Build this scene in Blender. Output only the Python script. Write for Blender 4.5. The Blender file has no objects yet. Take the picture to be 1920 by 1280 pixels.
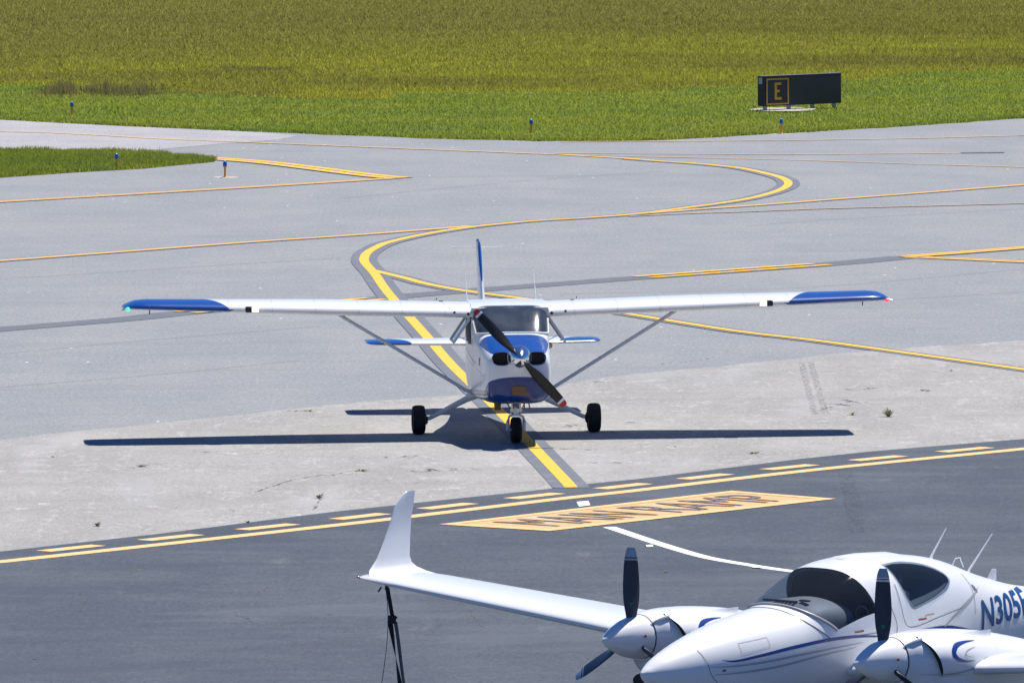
import bpy, bmesh, math, random
import numpy as np
from mathutils import Vector, Matrix
random.seed(7); rng = np.random.default_rng(11)
R_ = math.radians
sc = bpy.context.scene
COL = sc.collection

# ------------------------------------------------------------------ camera, light, exposure
F_PX, CAM_H = 17750.0, 10.92            # focal length in pixels of a 1920 wide picture, height of the viewing deck
PITCH, ROLL = math.atan(1248 / F_PX), R_(0.4)
c_f = Vector((0, math.cos(PITCH), -math.sin(PITCH)))
c_r0 = Vector((1, 0, 0)); c_u0 = c_r0.cross(c_f)
c_r = c_r0 * math.cos(ROLL) - c_u0 * math.sin(ROLL)
c_u = c_r0 * math.sin(ROLL) + c_u0 * math.cos(ROLL)
cam_d = bpy.data.cameras.new('camera'); cam = bpy.data.objects.new('camera', cam_d); COL.objects.link(cam)
m = Matrix((c_r, c_u, -c_f)).transposed().to_4x4(); m.translation = Vector((0, 0, CAM_H))
cam.matrix_world = m
cam_d.sensor_width = 36; cam_d.lens = F_PX / 1920 * 36
cam_d.clip_start = 1; cam_d.clip_end = 4000
sc.camera = cam

SUN = Vector((0.285, 0.33, 1)).normalized()
w = bpy.data.worlds.new("World"); sc.world = w; w.use_nodes = True
nt = w.node_tree; bg = nt.nodes['Background']
sky = nt.nodes.new('ShaderNodeTexSky'); sky.sky_type = 'NISHITA'; sky.sun_disc = False
sky.sun_elevation = math.asin(SUN.z); sky.sun_rotation = math.atan2(SUN.x, SUN.y)
sky.air_density = 1.0; sky.dust_density = 0.1; sky.ozone_density = 4.0
tn = nt.nodes.new('ShaderNodeMix'); tn.data_type = 'RGBA'; tn.blend_type = 'MULTIPLY'; tn.inputs[0].default_value = 1
tn.inputs[7].default_value = (.47, .82, 1.40, 1); nt.links.new(sky.outputs[0], tn.inputs[6]); nt.links.new(tn.outputs[2], bg.inputs[0]); bg.inputs[1].default_value = 0.05
sd = bpy.data.lights.new('sun', 'SUN'); so = bpy.data.objects.new('sun', sd); COL.objects.link(so)
sd.energy = 5.0; sd.angle = R_(0.53); sd.color = (1.0, 0.955, 0.89)
so.rotation_euler = (-SUN).to_track_quat('-Z', 'Y').to_euler(); so.location = (0, 0, 60)
vs = sc.view_settings
vs.view_transform = 'Standard'; vs.look = 'None'; vs.gamma = 1.0; vs.exposure = 0.36; vs.use_curve_mapping = False

def gp(x, y, z=0.0):                    # picture direction -> point of the level ground
    d = c_f + c_r * ((x - 960) / F_PX) - c_u * ((y - 640) / F_PX)
    t = (z - CAM_H) / d.z
    return Vector((d.x * t, d.y * t))

# ------------------------------------------------------------------ material helpers
class N:                                # tiny node-math wrapper
    def __init__(s, t, o): s.t, s.o = t, o
    def _m(s, op, b=None, c=None):
        n = s.t.nodes.new('ShaderNodeMath'); n.operation = op
        s.t.links.new(s.o, n.inputs[0])
        for i, v in ((1, b), (2, c)):
            if v is None: continue
            if isinstance(v, N): s.t.links.new(v.o, n.inputs[i])
            else: n.inputs[i].default_value = v
        return N(s.t, n.outputs[0])
    def __add__(s, b): return s._m('ADD', b)
    def __sub__(s, b): return s._m('SUBTRACT', b)
    def __mul__(s, b): return s._m('MULTIPLY', b)
    def pw(s, b): return s._m('POWER', b)
    def gt(s, b): return s._m('GREATER_THAN', b)
    def lt(s, b): return s._m('LESS_THAN', b)
    def mx(s, b): return s._m('MAXIMUM', b)
    def mn(s, b): return s._m('MINIMUM', b)
    def ab(s): return s._m('ABSOLUTE')
    def fr(s): return s._m('FRACT')
    def ramp(s, a, b):
        n = s.t.nodes.new('ShaderNodeMapRange'); n.clamp = True; n.interpolation_type = 'SMOOTHSTEP'
        s.t.links.new(s.o, n.inputs[0]); n.inputs[1].default_value = a; n.inputs[2].default_value = b
        return N(s.t, n.outputs[0])

def mat(name, col=(.5, .5, .5), rough=.5, metal=0, coat=0, spec=.5):
    m = bpy.data.materials.new(name); m.use_nodes = True
    b = m.node_tree.nodes['Principled BSDF']
    b.inputs['Base Color'].default_value = (*col, 1); b.inputs['Roughness'].default_value = rough
    b.inputs['Metallic'].default_value = metal; b.inputs['Coat Weight'].default_value = coat
    b.inputs['Coat Roughness'].default_value = .06; b.inputs['Specular IOR Level'].default_value = spec
    return m
def P(m): return m.node_tree.nodes['Principled BSDF']
def coords(m, kind='Object'):
    t = m.node_tree; n = t.nodes.new('ShaderNodeTexCoord'); s = t.nodes.new('ShaderNodeSeparateXYZ')
    t.links.new(n.outputs[kind], s.inputs[0])
    return [N(t, s.outputs[i]) for i in range(3)], n.outputs[kind]
def noise(m, vec, scale, detail=3, rough=.55, st=(1, 1, 1), off=(0, 0, 0)):
    t = m.node_tree; mp = t.nodes.new('ShaderNodeMapping'); mp.inputs['Scale'].default_value = st
    mp.inputs['Location'].default_value = off
    t.links.new(vec, mp.inputs[0]); n = t.nodes.new('ShaderNodeTexNoise')
    n.inputs['Scale'].default_value = scale; n.inputs['Detail'].default_value = detail; n.inputs['Roughness'].default_value = rough
    t.links.new(mp.outputs[0], n.inputs['Vector']); return N(t, n.outputs['Fac'])
def mix(m, a, b, fac):
    t = m.node_tree; n = t.nodes.new('ShaderNodeMix'); n.data_type = 'RGBA'
    for i, v in ((6, a), (7, b)):
        if isinstance(v, (tuple, list)): n.inputs[i].default_value = (*v, 1)
        else: t.links.new(v, n.inputs[i])
    if isinstance(fac, N): t.links.new(fac.o, n.inputs[0])
    else: n.inputs[0].default_value = fac
    return n.outputs[2]
def setcol(m, c): m.node_tree.links.new(c, P(m).inputs['Base Color'])
def bump(m, h, strength=.3, dist=.01):
    t = m.node_tree; n = t.nodes.new('ShaderNodeBump'); n.inputs['Strength'].default_value = strength; n.inputs['Distance'].default_value = dist
    t.links.new(h.o, n.inputs['Height']); t.links.new(n.outputs[0], P(m).inputs['Normal'])

# ------------------------------------------------------------------ object helpers
def tag(o, label=None, cat=None, group=None, kind=None):
    if label: o['label'] = label
    if cat: o['category'] = cat
    if group: o['group'] = group
    if kind: o['kind'] = kind
    return o
def mesh_obj(name, verts, faces, material, parent=None, smooth=False, sharp=None):
    me = bpy.data.meshes.new(name); me.from_pydata([tuple(v) for v in verts], [], faces)
    bm = bmesh.new(); bm.from_mesh(me); bmesh.ops.recalc_face_normals(bm, faces=bm.faces); bm.to_mesh(me); bm.free()
    me.update()
    mats = material if isinstance(material, list) else [material]
    for mm in mats: me.materials.append(mm)
    if smooth:
        me.polygons.foreach_set('use_smooth', [True] * len(me.polygons))
        if sharp: me.set_sharp_from_angle(angle=R_(sharp))
    o = bpy.data.objects.new(name, me); COL.objects.link(o)
    if parent: o.parent = parent
    return o
def empty(name, loc, rz=0):
    o = bpy.data.objects.new(name, None); COL.objects.link(o); o.location = loc; o.rotation_euler.z = rz
    o.empty_display_size = .3; return o
class MB:
    def __init__(s): s.v = []; s.f = []
    def add(s, v, f):
        k = len(s.v); s.v += [tuple(p) for p in v]; s.f += [tuple(i + k for i in q) for q in f]; return s
    def box(s, c, d, rot=None):
        v = [Vector((x * d[0] / 2, y * d[1] / 2, z * d[2] / 2)) for x in (-1, 1) for y in (-1, 1) for z in (-1, 1)]
        if rot: v = [rot @ p for p in v]
        v = [p + Vector(c) for p in v]
        return s.add(v, [(0, 1, 3, 2), (4, 6, 7, 5), (0, 4, 5, 1), (2, 3, 7, 6), (0, 2, 6, 4), (1, 5, 7, 3)])
    def tube(s, pts, rad, n=10, flat=1.0, flatdir=None, cap=True):
        pts = [Vector(p) for p in pts]; rings = []
        for i, p in enumerate(pts):
            d = (pts[min(i + 1, len(pts) - 1)] - pts[max(i - 1, 0)]).normalized()
            a = Vector(flatdir) if flatdir else (Vector((0, 0, 1)) if abs(d.z) < .9 else Vector((0, 1, 0)))
            u = (a - d * a.dot(d)).normalized(); v = d.cross(u)
            r = rad[i] if isinstance(rad, (list, tuple)) else rad
            rings.append([p + u * (r * math.cos(t)) + v * (r * flat * math.sin(t)) for t in [2 * math.pi * k / n for k in range(n)]])
        return s.loft(rings, cap)
    def loft(s, rings, cap=True, closed=True):
        n = len(rings[0]); k = len(s.v)
        for r in rings: s.v += [tuple(p) for p in r]
        for i in range(len(rings) - 1):
            for j in range(n if closed else n - 1):
                a = k + i * n + j; b = k + i * n + (j + 1) % n
                s.f.append((a, b, b + n, a + n))
        if cap:
            s.f.append(tuple(k + j for j in range(n))[::-1]); s.f.append(tuple(k + (len(rings) - 1) * n + j for j in range(n)))
        return s
    def lathe(s, prof, n=24, axis='y', c=(0, 0, 0)):    # prof: (along, radius)
        rings = []
        for a, r in prof:
            ring = []
            for k in range(n):
                t = 2 * math.pi * k / n; p, q = r * math.cos(t), r * math.sin(t)
                ring.append({'y': (c[0] + p, c[1] + a, c[2] + q), 'x': (c[0] + a, c[1] + p, c[2] + q), 'z': (c[0] + p, c[1] + q, c[2] + a)}[axis])
            rings.append(ring)
        return s.loft(rings)
    def build(s, name, material, parent=None, smooth=True, sharp=40, bevel=0):
        o = mesh_obj(name, s.v, s.f, material, parent, smooth, sharp)
        if bevel:
            b = o.modifiers.new('bevel', 'BEVEL'); b.width = bevel; b.segments = 2; b.limit_method = 'ANGLE'; b.angle_limit = R_(40)
        return o
def lerp_table(tab, y):
    if y <= tab[0][0]: return tab[0][1:]
    for a, b in zip(tab, tab[1:]):
        if y <= b[0]:
            t = (y - a[0]) / (b[0] - a[0])
            return [p + (q - p) * t for p, q in zip(a[1:], b[1:])]
    return tab[-1][1:]
def smooth_table(tab, n=8):             # Catmull-Rom refined table
    out = []
    T = [tab[0]] + list(tab) + [tab[-1]]
    for i in range(1, len(T) - 2):
        for k in range(n):
            t = k / n; row = []
            y = T[i][0] + (T[i + 1][0] - T[i][0]) * t
            for j in range(1, len(T[0])):
                p0, p1, p2, p3 = T[i - 1][j], T[i][j], T[i + 1][j], T[i + 2][j]
                h = T[i + 1][0] - T[i][0]
                m1 = (p2 - p0) / max(T[i + 1][0] - T[i - 1][0], 1e-6) * h; m2 = (p3 - p1) / max(T[i + 2][0] - T[i][0], 1e-6) * h
                if i == 1: m1 = (p2 - p1)
                if i == len(T) - 3: m2 = (p2 - p1)
                row.append((2 * t**3 - 3 * t**2 + 1) * p1 + (t**3 - 2 * t**2 + t) * m1 + (-2 * t**3 + 3 * t**2) * p2 + (t**3 - t**2) * m2)
            out.append((y, *row))
    out.append(tab[-1]); return out
class Body:                             # lofted body: y -> zb, zt, half width, zc, exponent
    def __init__(s, tab, n=8, cx=0.0): s.tab = smooth_table(tab, n); s.cx = cx
    def pt(s, y, th, off=0.0):
        zb, zt, hw, zc, e = lerp_table(s.tab, y)
        hw = max(hw + off, .001); c, q = math.cos(th), math.sin(th)
        x = hw * math.copysign(abs(c) ** e, c)
        h = (zt - zc + off) if q >= 0 else (zc - zb + off)
        return Vector((s.cx + x, y, zc + max(h, .001) * math.copysign(abs(q) ** e, q)))
    def x_at(s, y, z):
        zb, zt, hw, zc, e = lerp_table(s.tab, y)
        h = (zt - zc) if z >= zc else (zc - zb)
        q = min(abs(z - zc) / h, .9999) ** (1 / e)
        return hw * math.cos(math.asin(q)) ** e
    def th_of(s, y, z):
        zb, zt, hw, zc, e = lerp_table(s.tab, y); h = (zt - zc) if z >= zc else (zc - zb)
        return math.copysign(math.asin(min(abs(z - zc) / h, 1) ** (1 / e)), z - zc)
    def strip(s, name, pts, m, parent, side=1, off=.004, rows=5):   # painted ribbon: (y, z, width)
        pts = smooth_table([(i, *p) for i, p in enumerate(pts)], 8); v = []; f = []
        for i, (_, y, z, wd) in enumerate(pts):
            a = pts[max(i - 1, 0)]; b = pts[min(i + 1, len(pts) - 1)]
            dy, dz = b[1] - a[1], b[2] - a[2]; L = math.hypot(dy, dz) or 1
            for k in range(rows):
                t = (k / (rows - 1) - .5) * wd; yy, zz = y - dz / L * t, z + dy / L * t
                v.append((s.cx + side * (s.x_at(yy, zz) + (off(yy, zz) if callable(off) else off)), yy, zz))
        for i in range(len(pts) - 1):
            for k in range(rows - 1):
                a = i * rows + k; f.append((a, a + 1, a + 1 + rows, a + rows))
        return mesh_obj(name, v, f, m, parent, True)
    def patch(s, name, lo, hi, m, parent, side=1, off=.006, nu=24, nv=10):  # lo, hi: curves of (y, z) sampled alike
        lo = smooth_table([(i, *p) for i, p in enumerate(lo)], 6); hi = smooth_table([(i, *p) for i, p in enumerate(hi)], 6)
        v = []; f = []
        for a, b in zip(lo, hi):
            for k in range(nv + 1):
                t = k / nv; y = a[1] + (b[1] - a[1]) * t; z = a[2] + (b[2] - a[2]) * t
                v.append((s.cx + side * (s.x_at(y, z) + off), y, z))
        for i in range(len(lo) - 1):
            for k in range(nv):
                a = i * (nv + 1) + k; f.append((a, a + 1, a + nv + 2, a + nv + 1))
        return mesh_obj(name, v, f, m, parent, True)
def airfoil(n=14, t=.12, camber=.02):
    up = []; lo = []
    for i in range(n + 1):
        x = .5 * (1 - math.cos(math.pi * i / n))
        yt = 5 * t * (.2969 * math.sqrt(x) - .126 * x - .3516 * x**2 + .2843 * x**3 - .1015 * x**4)
        yc = camber * 4 * x * (1 - x)
        up.append((x, yc + yt)); lo.append((x, yc - yt))
    return up[::-1] + lo[1:-1]
def wing(name, stations, m, parent, side=1, vertical=False, n=14):
    rings = []
    for (x, yle, z, ch, t, cam_) in stations:
        ring = []
        for (c, h) in airfoil(n, t, cam_):
            if vertical: ring.append((side * x + h * ch, yle + c * ch, z))
            else: ring.append((side * x, yle + c * ch, z + h * ch))
        rings.append(ring)
    b = MB(); b.loft(rings); return b.build(name, m, parent, True, 50)
def interp_stations(S, k=6):
    return [tuple(r[1:]) for r in smooth_table([(i, *s) for i, s in enumerate(S)], k)]
def text_mesh(txt, size=1.0, bold=0.0):
    cu = bpy.data.curves.new('lettering', 'FONT'); cu.body = txt; cu.size = size; cu.resolution_u = 4; cu.offset = bold
    o = bpy.data.objects.new('lettering', cu); COL.objects.link(o)
    dg = bpy.context.evaluated_depsgraph_get(); me = bpy.data.meshes.new_from_object(o.evaluated_get(dg))
    bpy.data.objects.remove(o); bm = bmesh.new(); bm.from_mesh(me); bpy.data.meshes.remove(me); return bm

# ------------------------------------------------------------------ materials
def asphalt(name, c1, c2, speck, streak=.5, big=(.5, .12)):
    m = mat(name, rough=.9, spec=.25); (x, y, z), v = coords(m)
    a = noise(m, v, .35, 5, .6); b = noise(m, v, 26, 2, .7); c = noise(m, v, 1.0, 4, .65, (.5, .12, 1))
    d = noise(m, v, 75, 1, .5)
    col = mix(m, c1, c2, (a * big[0] + c * streak - (big[0] + streak - 1) * .5).ramp(.38, .62))
    col = mix(m, col, tuple(q * .72 for q in c1), (b * .6 + d * .4).ramp(.52, .36) * speck)
    col = mix(m, col, tuple(min(q * 1.3, .8) for q in c2), (b * .55 + d * .45).ramp(.54, .68) * speck * .7)
    g1 = noise(m, v, 30, 1, .5, (1, .22, 1), (3, 0, 0)); g2 = noise(m, v, 14, 2, .6, (1, .25, 1), (0, 7, 0))
    col = mix(m, col, tuple(q * .60 for q in c1), (g1 * .55 + g2 * .45).ramp(.50, .30) * speck * (.5 if name == 'dark_apron_asphalt' else .8))
    col = mix(m, col, tuple(min(q * 1.5, .8) for q in c2), (g1 * .55 + g2 * .45).ramp(.52, .72) * speck * (.35 if name == 'dark_apron_asphalt' else .7))
    s1 = noise(m, v, .6, 4, .6, (.12, 1.4, 1), (2, 0, 0)).ramp(.50, .72)
    col = mix(m, col, tuple(q * .82 for q in c1), s1 * streak * .6)
    gl = noise(m, v, 7, 0, .5, (1, .5, 1), (9, 9, 0)).gt(.885)
    col = mix(m, col, (.75, .76, .78), gl * (.8 if name == 'taxiway_asphalt' else 0.0))  # sparse white specks paint glints into the taxiway colour
    setcol(m, col); return m, (x, y, z), v
M = {}
M['asphalt'], _, _ = asphalt('taxiway_asphalt', (0.226, 0.238, 0.250), (0.262, 0.271, 0.279), .6)
M['concrete_far'], _, _ = asphalt('far_concrete', (.31, .305, .315), (.37, .36, .365), .5)
def old_pavement():
    m, (x, y, z), v = asphalt('old_sandy_pavement', (0.274, 0.268, 0.254), (0.330, 0.322, 0.304), .5)
    base = P(m).inputs['Base Color'].links[0].from_socket
    pale = noise(m, v, .55, 6, .62, (1, .35, 1), (4, 2, 0)).ramp(.52, .74)
    vein = (noise(m, v, .9, 5, .6, (1, .3, 1), (11, 3, 0)) - .5).ab().ramp(.022, .0)
    grey = noise(m, v, .8, 4, .6, (1, .2, 1), (1, 9, 0)).ramp(.5, .72)
    c = mix(m, base, (.345, .34, .335), grey * .6)
    c = mix(m, c, (0.403, 0.395, 0.382), pale * .45)
    c = mix(m, c, (0.437, 0.428, 0.412), vein * noise(m, v, 2.0, 3).ramp((.42), .62) * .55)
    setcol(m, c); return m
M['old'] = old_pavement()
def new_asphalt():
    m, (x, y, z), v = asphalt('dark_apron_asphalt', (0.064, 0.078, 0.099), (0.088, 0.102, 0.124), .75, big=(.7, .3))
    base = P(m).inputs['Base Color'].links[0].from_socket
    wear = (noise(m, v, 1.6, 6, .7, (1, .35, 1), (7, 0, 0)).ramp(.58, .78) * noise(m, v, .12, 2, .5, (1, 1, 1), (21, 8, 0)).ramp(.42, .6))
    c = mix(m, base, (0.202, 0.197, 0.193), wear * .5)
    bands = noise(m, v, .55, 4, .6, (.35, 1, 1), (5, 5, 1)); c = mix(m, c, (.045, .058, .080), bands.ramp(.52, .66) * .45); c = mix(m, c, (.115, .132, .155), bands.ramp(.48, .34) * .35)
    pits = noise(m, v, 5.5, 3, .6, (1, .6, 1), (3, 1, 0)).ramp(.68, .74)
    c = mix(m, c, (.05, .055, .065), pits * .8)
    setcol(m, c); return m
M['dark'] = new_asphalt()
def worn(name, col, under, amount, sc_=3.0, rough=.75):
    m = mat(name, rough=rough, spec=.3); _, v = coords(m)
    a = noise(m, v, sc_, 5, .7).ramp(.5, .72) * amount; b = noise(m, v, 40, 2, .6).ramp(.5, .75) * (amount * .8)
    setcol(m, mix(m, mix(m, col, under, a), under, b)); return m
M['yellow'] = worn('yellow_road_paint', (.76, .44, .050), (.50, .33, .12), .18)
M['yellow_old'] = worn('faded_yellow_road_paint', (0.622, 0.378, 0.118), (.45, .38, .26), .45)
M['yellow_pale'] = worn('sun_bleached_orange_paint', (0.521, 0.353, 0.185), (.42, .40, .36), .8)
M['yellow_apron'] = worn('apron_yellow_paint', (.74, .48, .21), (.45, .34, .24), .35, 5)
M['board'] = worn('worn_yellow_panel_paint', (.56, .36, .16), (.58, .47, .34), .9, 1.0)
M['black_paint'] = worn('black_outline_paint', (0.126, 0.139, 0.164), (.25, .26, .28), .6)
M['black_faded'] = worn('faded_black_band', (0.112, 0.122, 0.142), (.22, .23, .25), .5)
M['letter_black'] = worn('faded_black_lettering', (.11, .10, .115), (.42, .31, .18), .9, 5)
M['white_line'] = worn('white_road_paint', (.82, .82, .80), (.5, .5, .5), .15)
M['seam'] = worn('pavement_seam', (0.210, 0.214, 0.227), (.31, .32, .34), 1, 2)
def stain(name, col, lo, hi, scale):
    m = mat(name, col, .9); t = m.node_tree; _, v = coords(m)
    f = noise(m, v, scale, 4, .7, (1, .4, 1)).ramp(lo, hi)
    tr = t.nodes.new('ShaderNodeBsdfTransparent'); mx = t.nodes.new('ShaderNodeMixShader')
    t.links.new(f.o, mx.inputs[0]); t.links.new(tr.outputs[0], mx.inputs[1]); t.links.new(P(m).outputs[0], mx.inputs[2])
    t.links.new(mx.outputs[0], t.nodes['Material Output'].inputs[0]); return m
M['stain'] = stain('rubber_stain', (.05, .055, .065), .42, .95, 16)
M['skid'] = stain('tyre_track', (.17, .17, .17), .42, .85, 20)
M['sand'] = stain('pale_sandy_dust', (.46, .45, .43), .46, .80, 3)
def soil():
    m = mat('grass_field_ground', rough=1, spec=.1); _, v = coords(m)
    a = noise(m, v, .05, 4, .6); b = noise(m, v, 3, 4, .7)
    setcol(m, mix(m, mix(m, (.14, .16, .03), (.2, .2, .04), a.ramp(.4, .6)), (.11, .12, .03), b.ramp(.45, .7))); return m
M['soil'] = soil()
white = (.80, .81, .815)
M['white'] = mat('white_aircraft_paint', white, .28, 0, .5)
M['blue'] = mat('blue_aircraft_paint', (.003, .058, .29), .22, 0, .8)
M['steel'] = mat('bare_metal', (.55, .56, .58), .3, 1)
M['grey_metal'] = mat('grey_painted_metal', (.66, .68, .72), .3, 0)
M['chrome'] = mat('polished_spinner', (.85, .86, .88), .12, 1)
M['rubber'] = mat('black_tyre_rubber', (.012, .012, .014), .85)
M['black'] = mat('matt_black', (.012, .013, .016), .6)
M['blade'] = mat('black_propeller_blade', (.009, .0095, .012), .5)
M['blade_slate'] = mat('slate_propeller_blade', (.022, .034, .058), .32)
M['tip_silver'] = mat('pale_blade_tip', (.30, .38, .48), .4)
M['red'] = mat('red_paint', (.45, .03, .02), .4)
M['liner'] = mat('dark_cabin_liner', (.15, .17, .20), .8)
M['leather'] = mat('dark_seat_leather', (.06, .08, .13), .5)
M['dash'] = mat('grey_glareshield', (.20, .205, .215), .6)
M['silver_stripe'] = mat('silver_grey_stripe', (.43, .42, .43), .35)
M['seamline'] = mat('panel_gap', (.16, .17, .20), .6)
M['navy'] = mat('navy_blue_graphic', (.010, .04, .22), .3, 0, .3)
M['letter_navy'] = mat('navy_registration', (.012, .065, .22), .35, 0, .3)
def emis(name, col, s):
    m = mat(name, col, .3); P(m).inputs['Emission Color'].default_value = (*col, 1); P(m).inputs['Emission Strength'].default_value = s; return m
M['lamp'] = emis('lit_landing_lamp', (1, .86, .48), 1.6); M['nav_green'] = emis('lit_green_lamp', (.05, .8, .35), 1.2); M['nav_red'] = emis('lit_red_lamp', (1, .06, .08), 1.2)
def glass(name, tint, alpha, rough=.03):
    m = mat(name, tint, rough, spec=.6); t = m.node_tree
    tr = t.nodes.new('ShaderNodeBsdfTransparent'); tr.inputs[0].default_value = (.75, .82, .9, 1)
    mx = t.nodes.new('ShaderNodeMixShader'); mx.inputs[0].default_value = alpha
    t.links.new(tr.outputs[0], mx.inputs[1]); t.links.new(P(m).outputs[0], mx.inputs[2])
    t.links.new(mx.outputs[0], t.nodes['Material Output'].inputs[0]); return m
M['glass'] = glass('canopy_glass', (.09, .11, .14), .14, .07)
M['tinted'] = mat('dark_tinted_window', (.022, .03, .045), .06, spec=.8)
M['tint_glass'] = glass('tinted_canopy_glass', (.03, .045, .07), .38)
M['pane'] = glass('clear_window_pane', (.2, .22, .25), .4)

# ------------------------------------------------------------------ ground sheets
def sheet(name, pts, z, m, label, cat='pavement', world=False, kind='structure', parent=None):
    P2 = [Vector(p) if world else gp(*p) for p in pts]
    o = mesh_obj(name, [(p[0], p[1], z) for p in P2], [tuple(range(len(P2)))], m, parent)
    if o.data.polygons[0].normal.z < 0: o.data.flip_normals()
    bm = bmesh.new(); bm.from_mesh(o.data); bmesh.ops.triangulate(bm, faces=bm.faces); bm.to_mesh(o.data); bm.free()
    if parent is None: tag(o, label, cat, kind=kind)
    return o
g = mesh_obj('ground', [(-3000, -800, 0), (3000, -800, 0), (3000, 3800, 0), (-3000, 3800, 0)], [(0, 1, 2, 3)], M['soil'])
tag(g, 'wide olive green grass field stretching away behind the taxiway', 'ground', kind='structure')
far_edge = [(-60, 222.5), (0, 225), (200, 235.5), (430, 245.5), (640, 254), (860, 262), (1030, 265), (1150, 265.5), (1250, 263), (1480, 250), (1700, 237.5), (1920, 222), (1990, 217)]
FE = [gp(*p) for p in far_edge]
def ext(a, b, L): d = (Vector(b) - Vector(a)).normalized(); return Vector(b) + d * L
eL = ext(FE[1], FE[0], 60); eR = ext(FE[-2], FE[-1], 60)
sheet('taxiway', [(-160, 60), (-160, eL.y + 20), eL] + FE + [eR, (190, eR.y + 60), (190, 60)], .004, M['asphalt'], 'light grey asphalt taxiway crossing behind the small high wing plane', world=True)
# pale concrete stretch at the far left
cl = [(-60, 222.9)] + far_edge[1:4] + [(500, 249.5), (560, 255), (520, 263), (440, 268), (330, 278), (230, 286), (60, 289.5), (-60, 290)]
cl = [(p[0], p[1] + (.4 if i < 5 else 0)) for i, p in enumerate(cl)]
sheet('concrete_strip', cl, .008, M['concrete_far'], 'pale concrete strip behind the small grass island on the left')
up = [(-80, 838), (0, 826), (80, 815), (210, 803), (400, 783), (600, 762), (700, 752), (860, 741), (1040, 729), (1100, 712), (1180, 703), (1300, 692), (1500, 672), (1560, 664), (1740, 650), (1920, 639), (2000, 634)]
UPW = []
for a, b in zip(up, up[1:]):
    for k in range(12):
        t = k / 12; p = gp(a[0] + (b[0] - a[0]) * t, a[1] + (b[1] - a[1]) * t + random.uniform(-.7, .7)); UPW.append(p)
UPW.append(gp(*up[-1]))
edge = [(-60, 1041.5), (0, 1035), (300, 1001.5), (620, 961), (820, 939.5), (1030, 917.5), (1110, 907.5), (1200, 898.5), (1500, 861.5), (1640, 846.5), (1920, 824), (1990, 818)]
ED = [gp(*p) for p in edge]
dL = ext(ED[1], ED[0], 70); dR = ext(ED[-2], ED[-1], 70); uL = ext(UPW[12], UPW[0], 60); uR = ext(UPW[-13], UPW[-1], 60)
UL = [uL] + UPW + [uR]; EDL = [dL] + ED + [dR]
def ed_at(x):
    for a, b in zip(EDL, EDL[1:]):
        if a.x <= x <= b.x: return a + (b - a) * ((x - a.x) / (b.x - a.x))
    return EDL[0] if x < EDL[0].x else EDL[-1]
opv = []; opf = []
for i, p in enumerate(UL):
    q = ed_at(p.x); q = Vector((p.x, q.y - .4)); opv += [(p.x, p.y, .008), (q.x, q.y, .008)]
    if i: opf.append((2 * i - 2, 2 * i - 1, 2 * i + 1, 2 * i))
o = mesh_obj('old_pavement', opv, opf, M['old'])
if o.data.polygons[0].normal.z < 0: o.data.flip_normals()
tag(o, 'weathered sandy grey pavement under the blue and white high wing plane', 'pavement', kind='structure')
sheet('apron', [dL] + ED + [dR, (190, -150), (-160, -150)], .012, M['dark'], 'dark blue grey asphalt apron in the foreground', world=True)

# ------------------------------------------------------------------ painted lines
def crs(pts, n=10):
    T = [2 * pts[0] - pts[1]] + pts + [2 * pts[-1] - pts[-2]]; out = []
    for i in range(1, len(T) - 2):
        for k in range(n):
            t = k / n; a, b, c, d = T[i - 1], T[i], T[i + 1], T[i + 2]
            out.append(.5 * ((2 * b) + (c - a) * t + (2 * a - 5 * b + 4 * c - d) * t * t + (3 * b - a - 3 * c + d) * t**3))
    out.append(T[-2]); return out
def ribbon(name, path, width, z, m, label=None, off=0.0, n=10, parent=None, curve=True, cat='painted line', jitter=0):
    z = .0128 + (z - .012) * .45 if z >= .012 else z
    P2 = [gp(*p) for p in path]; P2 = crs(P2, n) if curve and len(P2) > 2 else P2
    v = []; f = []
    for i, p in enumerate(P2):
        a = P2[max(i - 1, 0)]; b = P2[min(i + 1, len(P2) - 1)]; d = (b - a).normalized(); nn = Vector((-d.y, d.x))
        q = p + nn * off; hw = width / 2 * (1 + random.uniform(-jitter, jitter))
        v += [(*(q + nn * hw), z), (*(q - nn * hw), z)]
        if i: k = 2 * i; f.append((k - 2, k - 1, k + 1, k))
    o = mesh_obj(name, v, f, m, parent)
    if o.data.polygons[0].normal.z < 0: o.data.flip_normals()
    if label: tag(o, label, cat, kind='structure')
    return o
main = [(1071, 915.5), (1058, 900.6), (1000, 839.5), (924, 760), (849, 688), (801, 633), (741, 566), (720, 540.3), (703.6, 516), (693, 504), (683.5, 492), (683.8, 482), (691.5, 473), (706, 464.7), (721, 457.8), (746.5, 451), (777.5, 444), (815, 437), (858, 430.3), (903, 424.5), (932, 421.6), (1000, 415.5), (1100, 409.5), (1180, 403.6), (1239, 396.8), (1299, 389), (1348, 382.5), (1398, 374.7), (1437, 365.5), (1462, 357.5), (1476, 349.5), (1477, 341.5), (1464, 334), (1437, 326.5), (1398, 318), (1358, 312.7), (1299, 307.3), (1239, 303.4), (1180, 298.8), (1047, 291), (832, 282.4), (640, 275), (420, 266), (315, 262), (210, 256), (105, 250.6), (0, 247.5), (-70, 244)]
ribbon('line_outline', main[:39], .50, .016, M['black_paint'], 'dark outline under the long S shaped yellow guide line', cat='painted line')
ribbon('taxiway_centreline', main[:40], .178, .024, M['yellow'], 'bright yellow S curved taxiway guide line running under the plane')
ribbon('far_guide_line', main[39:], .24, .012 + .008, M['yellow_pale'], 'faded orange far part of the guide line crossing pale concrete', jitter=.25)
br = [(697, 508), (720.8, 513.6), (760, 523), (794.6, 532.5), (837.6, 541), (880.6, 548), (940.7, 556), (1050, 570), (1150, 585.5), (1373, 621), (1527, 639.5), (1698, 663), (1911.6, 693), (2000, 707)]
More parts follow.
